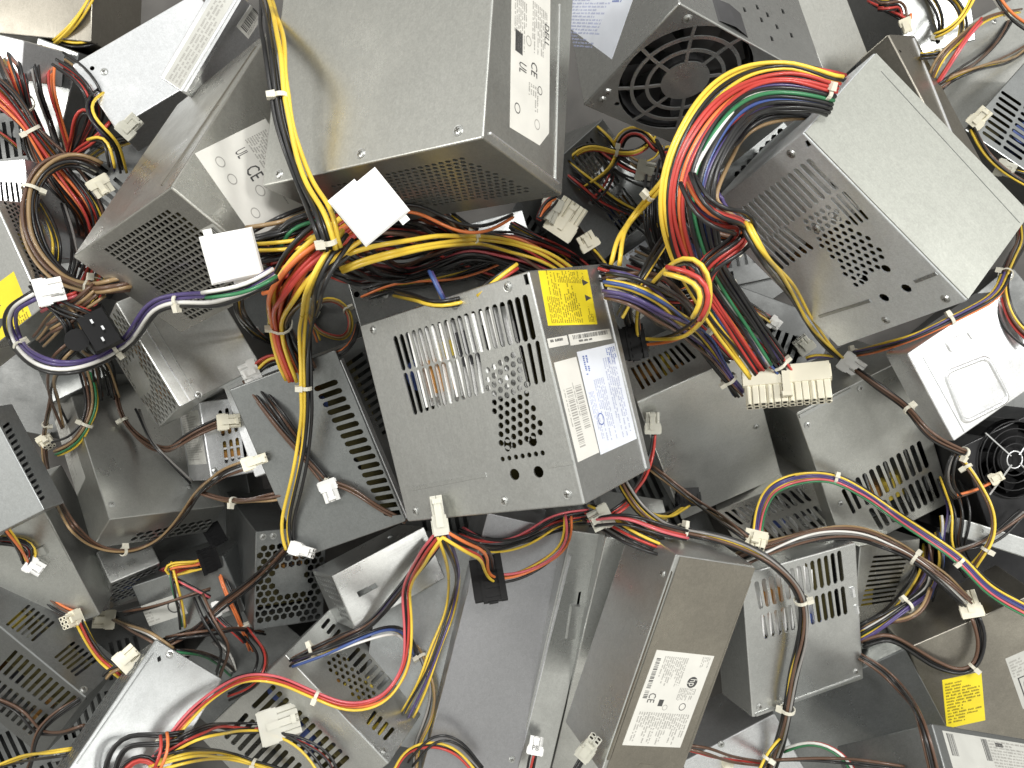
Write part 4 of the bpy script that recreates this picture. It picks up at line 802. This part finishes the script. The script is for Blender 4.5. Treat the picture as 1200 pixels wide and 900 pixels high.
har('brown wires curving from the honeycomb end to a small cream plug', [([(134, 445), (138, 475), (150, 500), (172, 520), (198, 526), (228, 510), (256, 498)], 'NNNK', {'lift': .002}), ([(160, 480), (175, 515), (205, 545), (225, 565)], 'KS', {})], [(0, 142, 492)], [C(268, 494, 1, -.1, 3, 2, 'nylon', L=.02)])
har('pair of brown wires under a cream tie above the honeycomb vent', [([(238, 578), (262, 586), (290, 587), (320, 584), (345, 576)], 'NNT')], [(0, 271, 587)])
har('brown wires running down to a white slotted plug on the dark slotted box', [([(288, 446), (310, 478), (335, 510), (358, 535), (380, 562)], 'NNNK', {}), ([(300, 450), (330, 490), (352, 520)], 'KNK', {}), ([(378, 545), (402, 552), (425, 575), (448, 598), (474, 612)], 'NNT', {})], [(2, 384, 545)], [C(386, 575, .35, 1, 3, 2, 'nylon_white', L=.018)])
har('red and yellow drive power wires with flat grey and black plugs at lower left', [([(190, 668), (205, 652), (225, 638), (245, 628)], 'RORM', {'spread': 1.3}), ([(240, 640), (215, 645), (195, 660), (200, 675), (235, 668)], 'YYOK', {'spread': 1.3}), ([(205, 672), (230, 665), (252, 660)], 'RYOY', {'spread': 1.4}), ([(200, 660), (205, 690), (212, 715), (215, 735)], 'YRGK', {'spread': 1.4}), ([(205, 680), (225, 690), (245, 700)], 'RKMK', {})], [(0, 203, 655)], [C(252, 626, .9, -.5, kind='sata', roll=20, lift=.004), C(246, 656, .8, -.3, kind='sata', roll=30)])
har('orange and red wires dropping beside the honeycomb vent', [([(256, 662), (268, 695), (282, 730), (294, 762)], 'OOK', {}), ([(262, 690), (278, 720), (288, 750)], 'RKK', {})], [(0, 296, 730)], [C(258, 712, 1, -.4, 3, 2, 'nylon_white', L=.014)])
har('long dark brown cable running diagonally across the lower left', [([(345, 632), (318, 662), (285, 690), (255, 712), (228, 738), (195, 756)], 'NKNK', {}), ([(246, 690), (215, 700), (180, 712), (145, 720)], 'NK', {}), ([(195, 750), (235, 742), (275, 736), (310, 742)], 'NK', {})])
har('green and white wires tucked behind the bright honeycomb sided box', [([(205, 762), (235, 766), (262, 778), (275, 790)], 'WGKN', {}), ([(250, 750), (268, 765), (275, 785)], 'WS', {})])
har('cream plug on orange and yellow wires at lower left', [([(50, 685), (55, 702), (75, 712), (92, 718)], 'OKNO', {}), ([(92, 732), (104, 755), (122, 776), (142, 792)], 'OYRKY', {})], [], [C(84, 726, -.9, .4, 3, 2, 'nylon', tilt=45, L=.018)])
har('red, yellow and black wires with a white end at the lower left edge', [([(-5, 640), (12, 650), (22, 668), (15, 685)], 'RKYKRK', {'spread': 1.2}), ([(2, 618), (15, 640), (26, 668)], 'YRKO', {})], [], [C(40, 664, .9, .5, 3, 2, 'nylon_white', L=.016)])
har('flat pale plug on a white and brown wire at lower left', [([(134, 724), (152, 732), (175, 744), (200, 762)], 'WNTK', {})], [], [C(122, 726, -1, 0, 4, 2, 'nylon', L=.022, pitch=.0045)])
har('dark brown cable crossing the slotted box in the lower left corner', [([(-5, 822), (25, 834), (45, 855), (70, 858), (100, 850)], 'NKN', {}), ([(100, 815), (70, 835), (45, 860), (38, 890), (30, 910)], 'KNK', {}), ([(0, 898), (30, 888), (60, 884), (84, 880)], 'YYK', {})])
har('clutter of cream plugs and cable ends beside the honeycomb vent of the bright box', [([(140, 795), (152, 780), (165, 772)], 'TKT', {})], [], [C(150, 772, 1, -.9, 4, 2, 'nylon', L=.018)])
har('dark tangle of brown and black wires in the gap left of the silver box', [([(60, 350), (85, 375), (95, 410), (120, 430), (128, 465)], 'KNKKTK', {'spread': 2.0}), ([(40, 330), (70, 360), (110, 372), (130, 410)], 'KKNRK', {'spread': 1.8}), ([(100, 400), (70, 425), (60, 455), (75, 500)], 'KNTK', {'spread': 1.6})])
har('mess of thin black and brown leads between the honeycomb vent and lower left boxes', [([(290, 740), (310, 770), (300, 800), (270, 815)], 'KRKNK', {'spread': 1.8}), ([(230, 700), (245, 735), (262, 760), (255, 790)], 'KNKK', {'spread': 1.6})])
har('coloured leads dropping into the gap under the lower edge of the centre box', [([(540, 625), (575, 640), (615, 630), (650, 612), (690, 606)], 'RKYKKM', {'spread': 1.8, 'under': ('A',)}), ([(690, 600), (715, 612), (742, 628), (775, 640)], 'KRYKTK', {'spread': 1.8, 'under': ('A',)})])
har('loose dark wires behind the fan guard at the right edge', [([(1108, 560), (1122, 600), (1116, 640), (1135, 670)], 'KNKPKY', {'spread': 1.8}), ([(1200, 600), (1170, 625), (1140, 640), (1105, 650)], 'KKSN', {'spread': 1.6}), ([(1095, 625), (1102, 660), (1090, 700)], 'YKBKN', {'spread': 1.6})])
har('black and tan wires in the gap below the mesh end of the big top box', [([(420, 262), (470, 275), (530, 300), (590, 330), (640, 345)], 'KKTKKRKK', {'spread': 2.2, 'under': ('A', 'C')}), ([(420, 350), (460, 335), (520, 325), (580, 305), (640, 280)], 'KKYKKO', {'spread': 2.0, 'under': ('A',)}), ([(600, 262), (640, 285), (680, 310), (715, 345)], 'KKRKY', {'spread': 1.8, 'under': ('A',)})])
har('wires packed under the right side of the big top box', [([(662, 195), (690, 215), (720, 240), (760, 260), (790, 300)], 'KRKYKK', {'spread': 2.0, 'under': ('C',)}), ([(700, 170), (740, 200), (790, 215), (830, 250)], 'KKRKTK', {'spread': 2.0, 'under': ('F',)})])
# ---- top right
har('red and orange wire ends at the top beside the olive panel', [([(1012, 8), (1025, 25), (1042, 38)], 'RKRN', {'spread': 1.4}), ([(1030, 10), (1050, 15), (1068, 25), (1072, 45)], 'KKRN', {}), ([(1048, 25), (1055, 40), (1060, 60)], 'OYRO', {'spread': 1.5})], [], [C(1062, 30, .3, 1, 2, 2, 'nylon', L=.014)])
har('fat yellow and black cable looping at the top right', [([(1098, -15), (1122, 2), (1130, 25), (1122, 50), (1100, 64), (1078, 66)], 'YYYKK', {'lift': .012}), ([(1086, -10), (1100, 10), (1105, 35), (1098, 50)], 'KKY', {}), ([(1142, -5), (1130, 20), (1110, 38), (1096, 42)], 'YYK', {}), ([(1024, -8), (1036, 4), (1046, -6)], 'YYY', {'lift': .01})], [(0, 1100, 64), (1, 1100, 46)])
har('thin brown and yellow cables spreading over the plain panel at top right', [([(1195, 12), (1172, 16), (1150, 25), (1125, 45), (1102, 68), (1090, 95)], 'YTN', {}), ([(1182, 22), (1170, 45), (1148, 68), (1120, 88), (1098, 104)], 'NKNK', {}), ([(1215, 48), (1185, 68), (1155, 78), (1122, 88), (1100, 100)], 'YNTK', {}), ([(1150, 25), (1132, 45), (1112, 75), (1096, 100)], 'MNR', {}), ([(1165, -8), (1178, 12), (1192, 25), (1210, 35)], 'GWKO', {})], [(0, 1178, 14)], [C(1148, 138, .7, -.7, 3, 2, 'nylon', L=.018)])
har('dark yellow wires slipping under the right edge of the large tilted box', [([(1140, 152), (1150, 172), (1165, 190), (1185, 205), (1215, 222)], 'YKNT', {'under': ('G',)}), ([(1185, 210), (1200, 216), (1215, 216)], 'YKK', {'under': ('G',)})], [], [C(1178, 198, 1, .3, 3, 2, 'nylon_clear')])
har('bundle of red and brown wires at the right edge below the large tilted box', [([(1196, 262), (1196, 282), (1186, 305), (1176, 335), (1186, 375), (1210, 400)], 'KRNYKK', {'under': ('G',), 'spread': 1.2})], [(0, 1178, 322)])
# ---- between the top boxes
har('yellow, black and red wires tied between the top box and fan box', [([(664, 190), (678, 175), (698, 171), (722, 179), (748, 178), (766, 162)], 'YYKKR', {'under': ('C',)}), ([(680, 222), (700, 210), (717, 196), (722, 180)], 'YYK', {}), ([(718, 205), (712, 220), (694, 236)], 'RRK', {}), ([(700, 150), (712, 160), (722, 175)], 'YTK', {})], [(0, 722, 180)])
har('coil of red and yellow wires under the fan grille', [([(724, 172), (728, 158), (745, 152), (760, 160), (768, 180), (782, 176)], 'KRYKK', {'under': ('F',), 'spread': 1.4}), ([(735, 176), (745, 165), (758, 172), (770, 160)], 'YTS', {'under': ('F',)}), ([(770, 165), (780, 185), (778, 215), (770, 245)], 'KRKK', {'under': ('F',)}), ([(750, 196), (760, 202)], 'T', {})], [], [C(756, 200, 1, .2, 4, 1, 'nylon_clear')])
har('black wire mass deep behind the rainbow bundle', [([(790, 190), (785, 230), (790, 270), (775, 310), (760, 345)], 'KKKKKKKK', {'spread': 2.2, 'lift': .02}), ([(830, 200), (812, 235), (800, 270), (808, 300), (830, 330)], 'KKKRKKPK', {'spread': 2.0, 'lift': .03}), ([(742, 300), (770, 315), (795, 335), (812, 365), (845, 395)], 'KTKKRKS', {'spread': 2.0, 'lift': .012}), ([(700, 320), (740, 335), (775, 350), (815, 385), (850, 425)], 'KKKKRK', {'spread': 2.0, 'lift': .006}), ([(775, 210), (770, 250), (780, 290), (800, 330), (805, 370)], 'KKKRKTKKK', {'spread': 2.2, 'lift': .015}), ([(850, 300), (830, 330), (800, 350), (770, 345)], 'KKRKKKO', {'spread': 2.0, 'lift': .02}), ([(845, 320), (850, 350), (865, 380), (885, 400)], 'KNKKKRKKG', {'spread': 2.0, 'lift': .015}), ([(720, 325), (735, 345), (740, 380), (760, 405)], 'KKKK', {'spread': 1.4})])
har('brown and grey wires running right from the corner of the yellow sticker box', [([(708, 326), (735, 322), (765, 326), (795, 345), (820, 370), (850, 392)], 'NTNS', {'under': ('A',), 'spread': 1.2, 'lift': .01}), ([(705, 332), (730, 345), (758, 350)], 'WBO', {'under': ('A',)})], [(0, 835, 382)])
har('yellow and black pair crossing diagonally beside the yellow sticker box', [([(785, 275), (770, 295), (755, 318), (742, 340), (725, 370)], 'YKK', {'lift': .03})])
har('yellow, purple and blue wires descending to the big cream connector', [([(712, 335), (738, 338), (768, 355), (800, 380), (828, 408), (848, 436), (866, 460)], 'YYKWPPBKPYB', {'spread': 1.4, 'lift': .008, 'under': ('A',)})], [(0, 855, 446)])
har('multicoloured main bundle feeding the long cream twenty four pin connector', [([(800, 205), (806, 240), (812, 275), (818, 310), (836, 345), (858, 380), (884, 410), (905, 442)], 'KRRGBBKRKWOKRBKKR', {'spread': 1.8, 'lift': .04}), ([(836, 285), (846, 310), (842, 335), (860, 352), (885, 366), (904, 380)], 'YYKRO', {'lift': .03})], [(0, 900, 436), (1, 842, 335)],
    [C(922, 452, .1, 1, 12, 2, 'nylon', L=.026, tilt=28, lift=.10, pitch=.0044, scale=1.3), C(908, 379, .9, .6, 3, 2, 'nylon_white', L=.013)])
har('straight pair of thick yellow wires crossing from the fan box to the cream connectors', [([(812, 147), (798, 166), (799, 184), (778, 214), (745, 250), (726, 278), (719, 310)], 'YY', {'lift': .05, 'flat': 1, 'r': .0014})], [(0, 764, 228)])
har('rainbow bundle arching from the large tilted box', [([(980, 114), (950, 108), (915, 107), (880, 116), (850, 138), (828, 168), (815, 200), (810, 232), (822, 258), (848, 268), (868, 276)], 'KKKRRPKOKRKKPKRKKKRK', {'lift': .03, 'spread': 1.7, 'r': .0015, 'under': ('G',)}), ([(978, 112), (945, 104), (908, 101), (872, 112), (842, 138), (820, 172), (806, 205), (802, 240, -.015), (808, 275, -.035), (822, 315, -.045), (845, 352, -.045), (872, 390, -.03), (898, 430, -.01)], 'KKPKBKKGWKPRORKRYKYY', {'lift': .05, 'spread': 1.0, 'flat': .46, 'r': .00125, 'under': ('G',)}), ([(806, 212), (822, 246), (850, 258), (872, 262), (876, 280), (858, 294), (836, 302), (822, 328)], 'ORRKPRK', {'lift': .03, 'spread': 1.3})], [(1, 966, 108), (0, 866, 283)])
har('large loop of yellow, orange and black wires right of the centre box', [([(732, 400), (727, 380), (730, 352), (746, 334), (775, 312), (806, 298), (824, 306), (830, 335), (826, 365), (808, 388), (780, 400), (748, 402)], 'YOK', {'lift': .03}), ([(780, 318), (800, 322), (820, 326), (830, 345), (815, 372)], 'YRT', {'lift': .02})], [(0, 746, 335)], [C(740, 402, -1, .2, kind='sata', tilt=20)])
har('cream twelve pin connector and its smaller plug above the yellow sticker', [([(675, 285), (690, 300), (705, 316)], 'KYK', {'under': ('A',)}), ([(640, 262), (622, 268), (608, 282), (600, 262), (612, 240)], 'OKYRK', {'spread': 1.2})], [], [C(663, 257, .55, -.85, 6, 2, 'nylon', L=.034, pitch=.0044, lift=.03), C(689, 283, -.5, -.85, 4, 2, 'nylon', L=.016, lift=.02), C(645, 245, -.4, .9, 4, 1, 'nylon_clear', L=.022)])
# ---- the crossing left of centre
har('small coil of yellow and red wires left of the centre box', [([(372, 385), (378, 402), (400, 400), (415, 375), (410, 352), (392, 350), (380, 368)], 'YTRK', {'lift': .004}), ([(375, 420), (400, 415), (415, 400), (418, 380)], 'OKK', {}), ([(395, 345), (398, 365), (390, 390)], 'YO', {})], [(0, 395, 372)], [C(366, 360, .5, -.9, 4, 2, 'nylon_clear', roll=30)])
har('thin wires deep below the bundle above the centre box', [([(462, 345), (490, 350), (515, 358), (550, 350)], 'YKTK', {}), ([(505, 318), (515, 340), (520, 352)], 'PYB', {}), ([(560, 345), (585, 325), (605, 312)], 'YKR', {}), ([(530, 250), (545, 262), (560, 268)], 'YK', {})])
har('orange and yellow loop hanging over the silver box at left', [([(280, 335), (283, 365), (300, 390), (325, 405), (352, 412)], 'KOYKK', {'lift': .003}), ([(352, 432), (320, 425), (300, 430), (288, 442)], 'RORYK', {'spread': 1.2})], [], [C(293, 436, -.9, .4, 4, 1, 'nylon_white', L=.014)])
har('wide sheaf of black, red and orange wires running above the centre box', [([(300, 305), (340, 295), (385, 275), (430, 262), (480, 262), (530, 275), (570, 285), (620, 300), (668, 322)], 'KKRKOKMKKOKKRKOKKRKKOR', {'r': .0015, 'spread': 1.8, 'lift': .004, 'under': ('A',)}), ([(395, 300), (430, 312), (470, 318), (510, 305), (550, 290), (600, 298), (650, 318)], 'KRKRKMKKOKRKKK', {'r': .0015, 'spread': 1.6, 'lift': .006, 'under': ('A',)}), ([(464, 244), (488, 242), (515, 256), (545, 270), (575, 268), (602, 254)], 'OK', {'lift': .012})], [(0, 553, 282)])
har('black and green wires ducking under the white plug at left of the crossing', [([(405, 252), (360, 255), (330, 268), (318, 300)], 'KGKK', {}), ([(420, 256), (405, 268), (380, 282), (340, 288), (300, 288)], 'YYK', {'lift': .008})])
har('pair of bright yellow wires swooping across to the centre box', [([(398, 312), (430, 300), (475, 291), (520, 284), (562, 281), (605, 290), (640, 302), (672, 322)], 'YYY', {'lift': .04, 'under': ('A',), 'flat': 1, 'r': .0014})], [(0, 556, 281)])
har('fat bundle of red, orange and yellow wires bending down left of the centre box', [([(420, 262), (392, 282), (360, 305), (338, 335), (328, 368), (332, 400), (345, 425), (352, 440)], 'ORYROKORKYORYK', {'lift': .014, 'spread': 1.35, 'r': .0016})], [(0, 335, 379)])
har('two yellow wires and black pair falling straight to a white four pin plug', [([(405, 275), (382, 305), (368, 340), (360, 385), (358, 430), (359, 480), (354, 530), (344, 580), (338, 612), (344, 636)], 'KKYY', {'lift': .016, 'spread': .8, 'flat': .9, 'r': .0014})], [(0, 359, 457)], [C(354, 645, 1, .3, 2, 2, 'nylon_white', L=.020, tilt=20)])
har('purple, white and black cable looping left across the silver box', [([(322, 322), (290, 340), (252, 350), (206, 352), (180, 358), (166, 380), (148, 402), (110, 424), (70, 432), (35, 418), (14, 392), (14, 364), (40, 346)], 'KWPP', {'lift': .014, 'spread': .7, 'flat': .85, 'r': .0015}), ([(320, 318), (300, 332), (275, 340), (240, 346)], 'GKW', {'lift': .012})], [(0, 206, 352), (0, 137, 408), (0, 24, 404)], [C(58, 341, 1, -.2, 4, 2, 'nylon_white', L=.018), C(272, 300, -1, .2, 6, 2, kind='block', L=.031, lift=.012)])
har('black and yellow cable hanging over the left edge of the big top box', [([(306, -25, .03), (316, 25, .03), (323, 70, .026), (328, 112, .02), (338, 165, .01), (355, 212), (376, 250), (388, 292)], 'YYKKK', {'lift': .012, 'spread': .8, 'flat': .8, 'r': .0015})], [(0, 326, 111), (0, 384, 284)], [C(434, 243, .85, -.7, 6, 2, kind='block', L=.031, lift=.034)])
# ---- right side
har('yellow and black wires lying down the slotted side of the large tilted box', [([(872, 262), (888, 290), (912, 318), (930, 345), (948, 378), (968, 405), (985, 420)], 'YYKK', {'lift': .002})], [], [C(942, 404, -.5, -.6, 4, 2, 'nylon_clear', tilt=25, L=.018), C(998, 428, .8, .55, 4, 2, 'nylon_white', L=.022)])
har('yellow and purple wires along the lower edge of the large tilted box', [([(1178, 322), (1168, 345), (1140, 362), (1112, 376), (1070, 396), (1030, 408), (1002, 414)], 'YYPKO', {'lift': .004}), ([(975, 418), (955, 415), (945, 420)], 'YPK', {})], [(0, 1117, 375), (0, 1004, 414)])
har('dark brown cable crossing the olive slotted box', [([(1004, 434), (1028, 452), (1048, 466), (1066, 480), (1082, 502), (1100, 517), (1130, 530)], 'NNKNK', {'lift': .03, 'spread': .7})], [(0, 1064, 479), (0, 1130, 528)])
har('white, yellow and brown fan wires beside the wire guard', [([(1122, 532), (1138, 552), (1152, 575), (1164, 604), (1164, 630), (1150, 652), (1138, 668)], 'WYNY', {'lift': .01, 'spread': 1.2}), ([(1112, 590), (1130, 588), (1148, 578)], 'ONN', {}), ([(1120, 530), (1112, 550), (1114, 575), (1122, 582)], 'SKK', {}), ([(1104, 604), (1108, 618), (1104, 632)], 'YOYW', {})], [(0, 1132, 545), (0, 1156, 645)], [C(1168, 560, .7, -.3, 2, 2, 'nylon', L=.012)])
har('brown and purple wires below the rainbow cable at lower right', [([(1086, 640), (1082, 668), (1062, 700), (1040, 722), (1008, 740)], 'NTYPNKP', {'spread': 1.2}), ([(1005, 748), (1035, 730), (1060, 712), (1092, 690), (1095, 670)], 'YWGTPP', {'spread': 1.1}), ([(1040, 728), (1066, 724), (1082, 712), (1090, 690)], 'NTN', {})], [(1, 1060, 711)])
har('black cable drooping over the yellow sticker to a cream plug', [([(1010, 752), (1040, 745), (1072, 764), (1100, 782), (1130, 790), (1148, 780), (1155, 755), (1146, 730)], 'KKN', {'r': .0016})], [(0, 1146, 784)], [C(1136, 708, -.35, -1, 4, 2, 'nylon', L=.024, lift=.012)])
har('dark brown cable running down to the bottom edge at lower right', [([(1008, 768), (1035, 785), (1060, 812), (1080, 850), (1095, 910)], 'NNKN', {'lift': .012})])
har('brown grey and black bundle crossing below the slotted panel', [([(835, 675), (862, 660), (890, 648), (930, 634), (970, 625), (1010, 626), (1045, 640), (1072, 654), (1105, 680), (1132, 705)], 'NKSWNTNKS', {'under': ('N',), 'lift': .012, 'spread': 1.2})], [(0, 1075, 656)])
har('rainbow cable curving across the lower right to the edge', [([(884, 628), (888, 602), (905, 574), (935, 560), (976, 560), (1015, 580), (1052, 606), (1090, 630), (1126, 656), (1160, 690), (1215, 722)], 'KYYPBPYMWG', {'lift': .02, 'spread': .8, 'flat': .42, 'r': .00105})], [(0, 976, 560), (0, 1128, 658)], [C(885, 634, -.2, 1, 4, 2, 'nylon', L=.016, tilt=40)])
har('pair of red wires with a clear plug right of the centre box', [([(769, 516), (767, 540), (752, 566), (728, 585), (702, 600)], 'RRK', {'under': ('A',), 'lift': .003})], [], [C(765, 496, 0, -1, 3, 2, 'nylon_clear', L=.020), C(704, 607, -.9, .45, 4, 1, 'nylon_clear', L=.018)])
har('dark wires stretched from the centre box corner to the cream plug', [([(764, 548), (790, 568), (818, 590), (850, 612), (876, 630)], 'NKNKT', {'lift': .006, 'spread': 1.1, 'under': ('A',)}), ([(738, 582), (762, 602), (790, 604), (812, 592)], 'YYK', {'under': ('A',)})], [], [C(806, 582, -.1, -1, kind='sata', roll=25)])
har('long yellow and brown cable snaking from the centre box down the slotted lower right box', [([(730, 566), (748, 596), (780, 618), (815, 626), (858, 636), (900, 656), (930, 684), (942, 712), (940, 750), (930, 790), (923, 832), (914, 870), (900, 915)], 'YYKNSK', {'lift': .008, 'spread': .8, 'under': ('A',)}), ([(690, 612), (730, 606), (770, 620), (805, 628)], 'RKMK', {'under': ('A',)})], [(0, 800, 622), (0, 938, 704), (0, 922, 832)])
har('short brown cable on the bright box at the bottom', [([(798, 876), (830, 882), (862, 890), (900, 896)], 'NRN', {}), ([(888, 912), (900, 884), (914, 868)], 'KYKY', {'lift': .01})], [(1, 896, 888)], [C(853, 900, 0, 1, 2, 1, 'nylon')])
har('green, white and red wires curling at the bottom right of centre', [([(918, 878), (945, 870), (972, 876), (992, 892), (1002, 912)], 'GWRS', {}), ([(900, 892), (960, 890), (1010, 892), (1060, 900)], 'NK', {})])
# ---- bottom
har('white plug with printed letters at the bottom centre', [([(620, 915), (622, 900), (625, 888)], 'RKTK', {'lift': .004})], [], [C(628, 874, .15, -1, 3, 2, 'nylon_white', L=.016, lift=.004, word='PB')])
har('clear four pin plug at the bottom beside the long hp box', [([(668, 915), (676, 900), (684, 888)], 'KKK', {'lift': .004})], [], [C(690, 876, .6, -.8, 2, 2, 'nylon_clear', tilt=35, L=.020, pitch=.0052, lift=.004)])
har('yellow and grey twisted wires running down to the bottom left of the lilac box', [([(488, 758), (500, 782), (508, 812), (502, 845), (488, 875), (487, 910)], 'YYKST', {'lift': .004})], [(0, 494, 770)])
har('red, yellow and black wires arching at the bottom edge left of centre', [([(462, 905), (476, 882), (505, 872), (535, 880), (558, 905)], 'RYK', {'lift': .006}), ([(480, 895), (510, 866), (540, 872), (565, 900)], 'KK', {'lift': .008})])
har('purple, yellow and brown bundle rising from the slotted bottom box', [([(342, 776), (372, 760), (400, 748), (430, 735), (458, 705), (485, 672), (512, 634)], 'PNKNTK', {'lift': .008, 'spread': 1.1}), ([(345, 778), (385, 764), (425, 746), (460, 736), (478, 748), (485, 768)], 'PYWBK', {'lift': .008, 'spread': 1.2})], [(0, 368, 763)])
har('white connector at the lower edge of the centre box with wires falling to the bottom', [([(520, 628), (535, 665), (530, 710), (512, 755), (494, 800), (476, 838)], 'YYKPY', {'lift': .010, 'spread': 1.5}), ([(518, 626), (495, 655), (478, 690), (480, 735), (476, 780), (452, 815), (412, 828), (372, 816), (325, 796), (285, 795), (245, 818), (212, 850), (178, 895)], 'RYOKM', {'lift': .012, 'spread': .9}), ([(590, 676), (612, 674), (640, 660), (664, 636), (664, 606)], 'YRKOM', {'lift': .006, 'spread': 1.2, 'under': ('A',)}), ([(522, 628), (545, 640), (572, 652), (598, 668)], 'RYOK', {'lift': .01, 'spread': 1.4})], [(1, 374, 816), (1, 196, 872)],
    [C(514, 604, -.15, -1, 2, 2, 'nylon_clear', L=.026, lift=.004), C(571, 679, -1, .18, kind='sata', roll=12, lift=.03, scale=1.55)])
har('clear plug with red, black and yellow wires on the slotted bottom left box', [([(185, 885), (220, 862), (262, 848), (308, 845)], 'RKKK', {'lift': .006, 'spread': 1.2}), ([(190, 892), (225, 870), (270, 860), (312, 860)], 'YK', {'lift': .006}), ([(342, 838), (368, 850), (384, 878), (392, 912)], 'RKK', {'lift': .006}), ([(338, 862), (362, 866), (380, 885), (384, 912)], 'YK', {'lift': .006})], [], [C(327, 848, 1, -.35, 5, 2, 'nylon_clear', L=.034, pitch=.0054, lift=.006)])
har('bunch of black and red wires spilling over the bottom left edge', [([(128, 912), (135, 882), (150, 866), (185, 868), (215, 862)], 'KKKK', {'lift': .004, 'spread': 1.3}), ([(140, 912), (152, 890), (178, 888), (190, 910)], 'RRKR', {'lift': .006, 'spread': 1.3}), ([(178, 896), (225, 884), (275, 888), (330, 905)], 'YYYK', {'lift': .006, 'spread': 1.2}), ([(185, 900), (196, 880), (192, 860)], 'RO', {'lift': .01})], [(2, 298, 894)])
# the black moulded power socket beside the honeycomb box
def socket():
    root = bpy.data.objects.new('power_socket', None); COL.objects.link(root); tag(root, 'black moulded mains socket with shiny contacts left of the honeycomb box', 'socket')
    d = depth(118, 392)-.016; c = unproj(116, 386, d); X = Vector((.5, -.8, 0)).normalized(); Z = (Vector((0, 0, H))-c).normalized(); Y = Z.cross(X).normalized(); X = Y.cross(Z)
    M = Matrix((X, Y, Z)).transposed().to_4x4(); M.translation = c; root.matrix_world = M
    mb = MB(); mb.hexa([(-.016, -.011, -.014), (.016, -.011, -.014), (.016, .011, -.014), (-.016, .011, -.014), (-.013, -.009, .008), (.013, -.009, .008), (.013, .009, .008), (-.013, .009, .008)]); mb.obj('housing', 'black_plastic', root)
    mb = MB(); mb.cyl((0, -.016), .008, -.014, .003, 16); mb.obj('fuse_cap', 'black_plastic', root)
    for k in (-1, 0, 1): mb = MB(); mb.box((k*.007-.0015, .002-abs(k)*.004, .008), (k*.007+.0015, .0035-abs(k)*.004, .013)); mb.obj('contact', 'steel_bright', root)
socket()
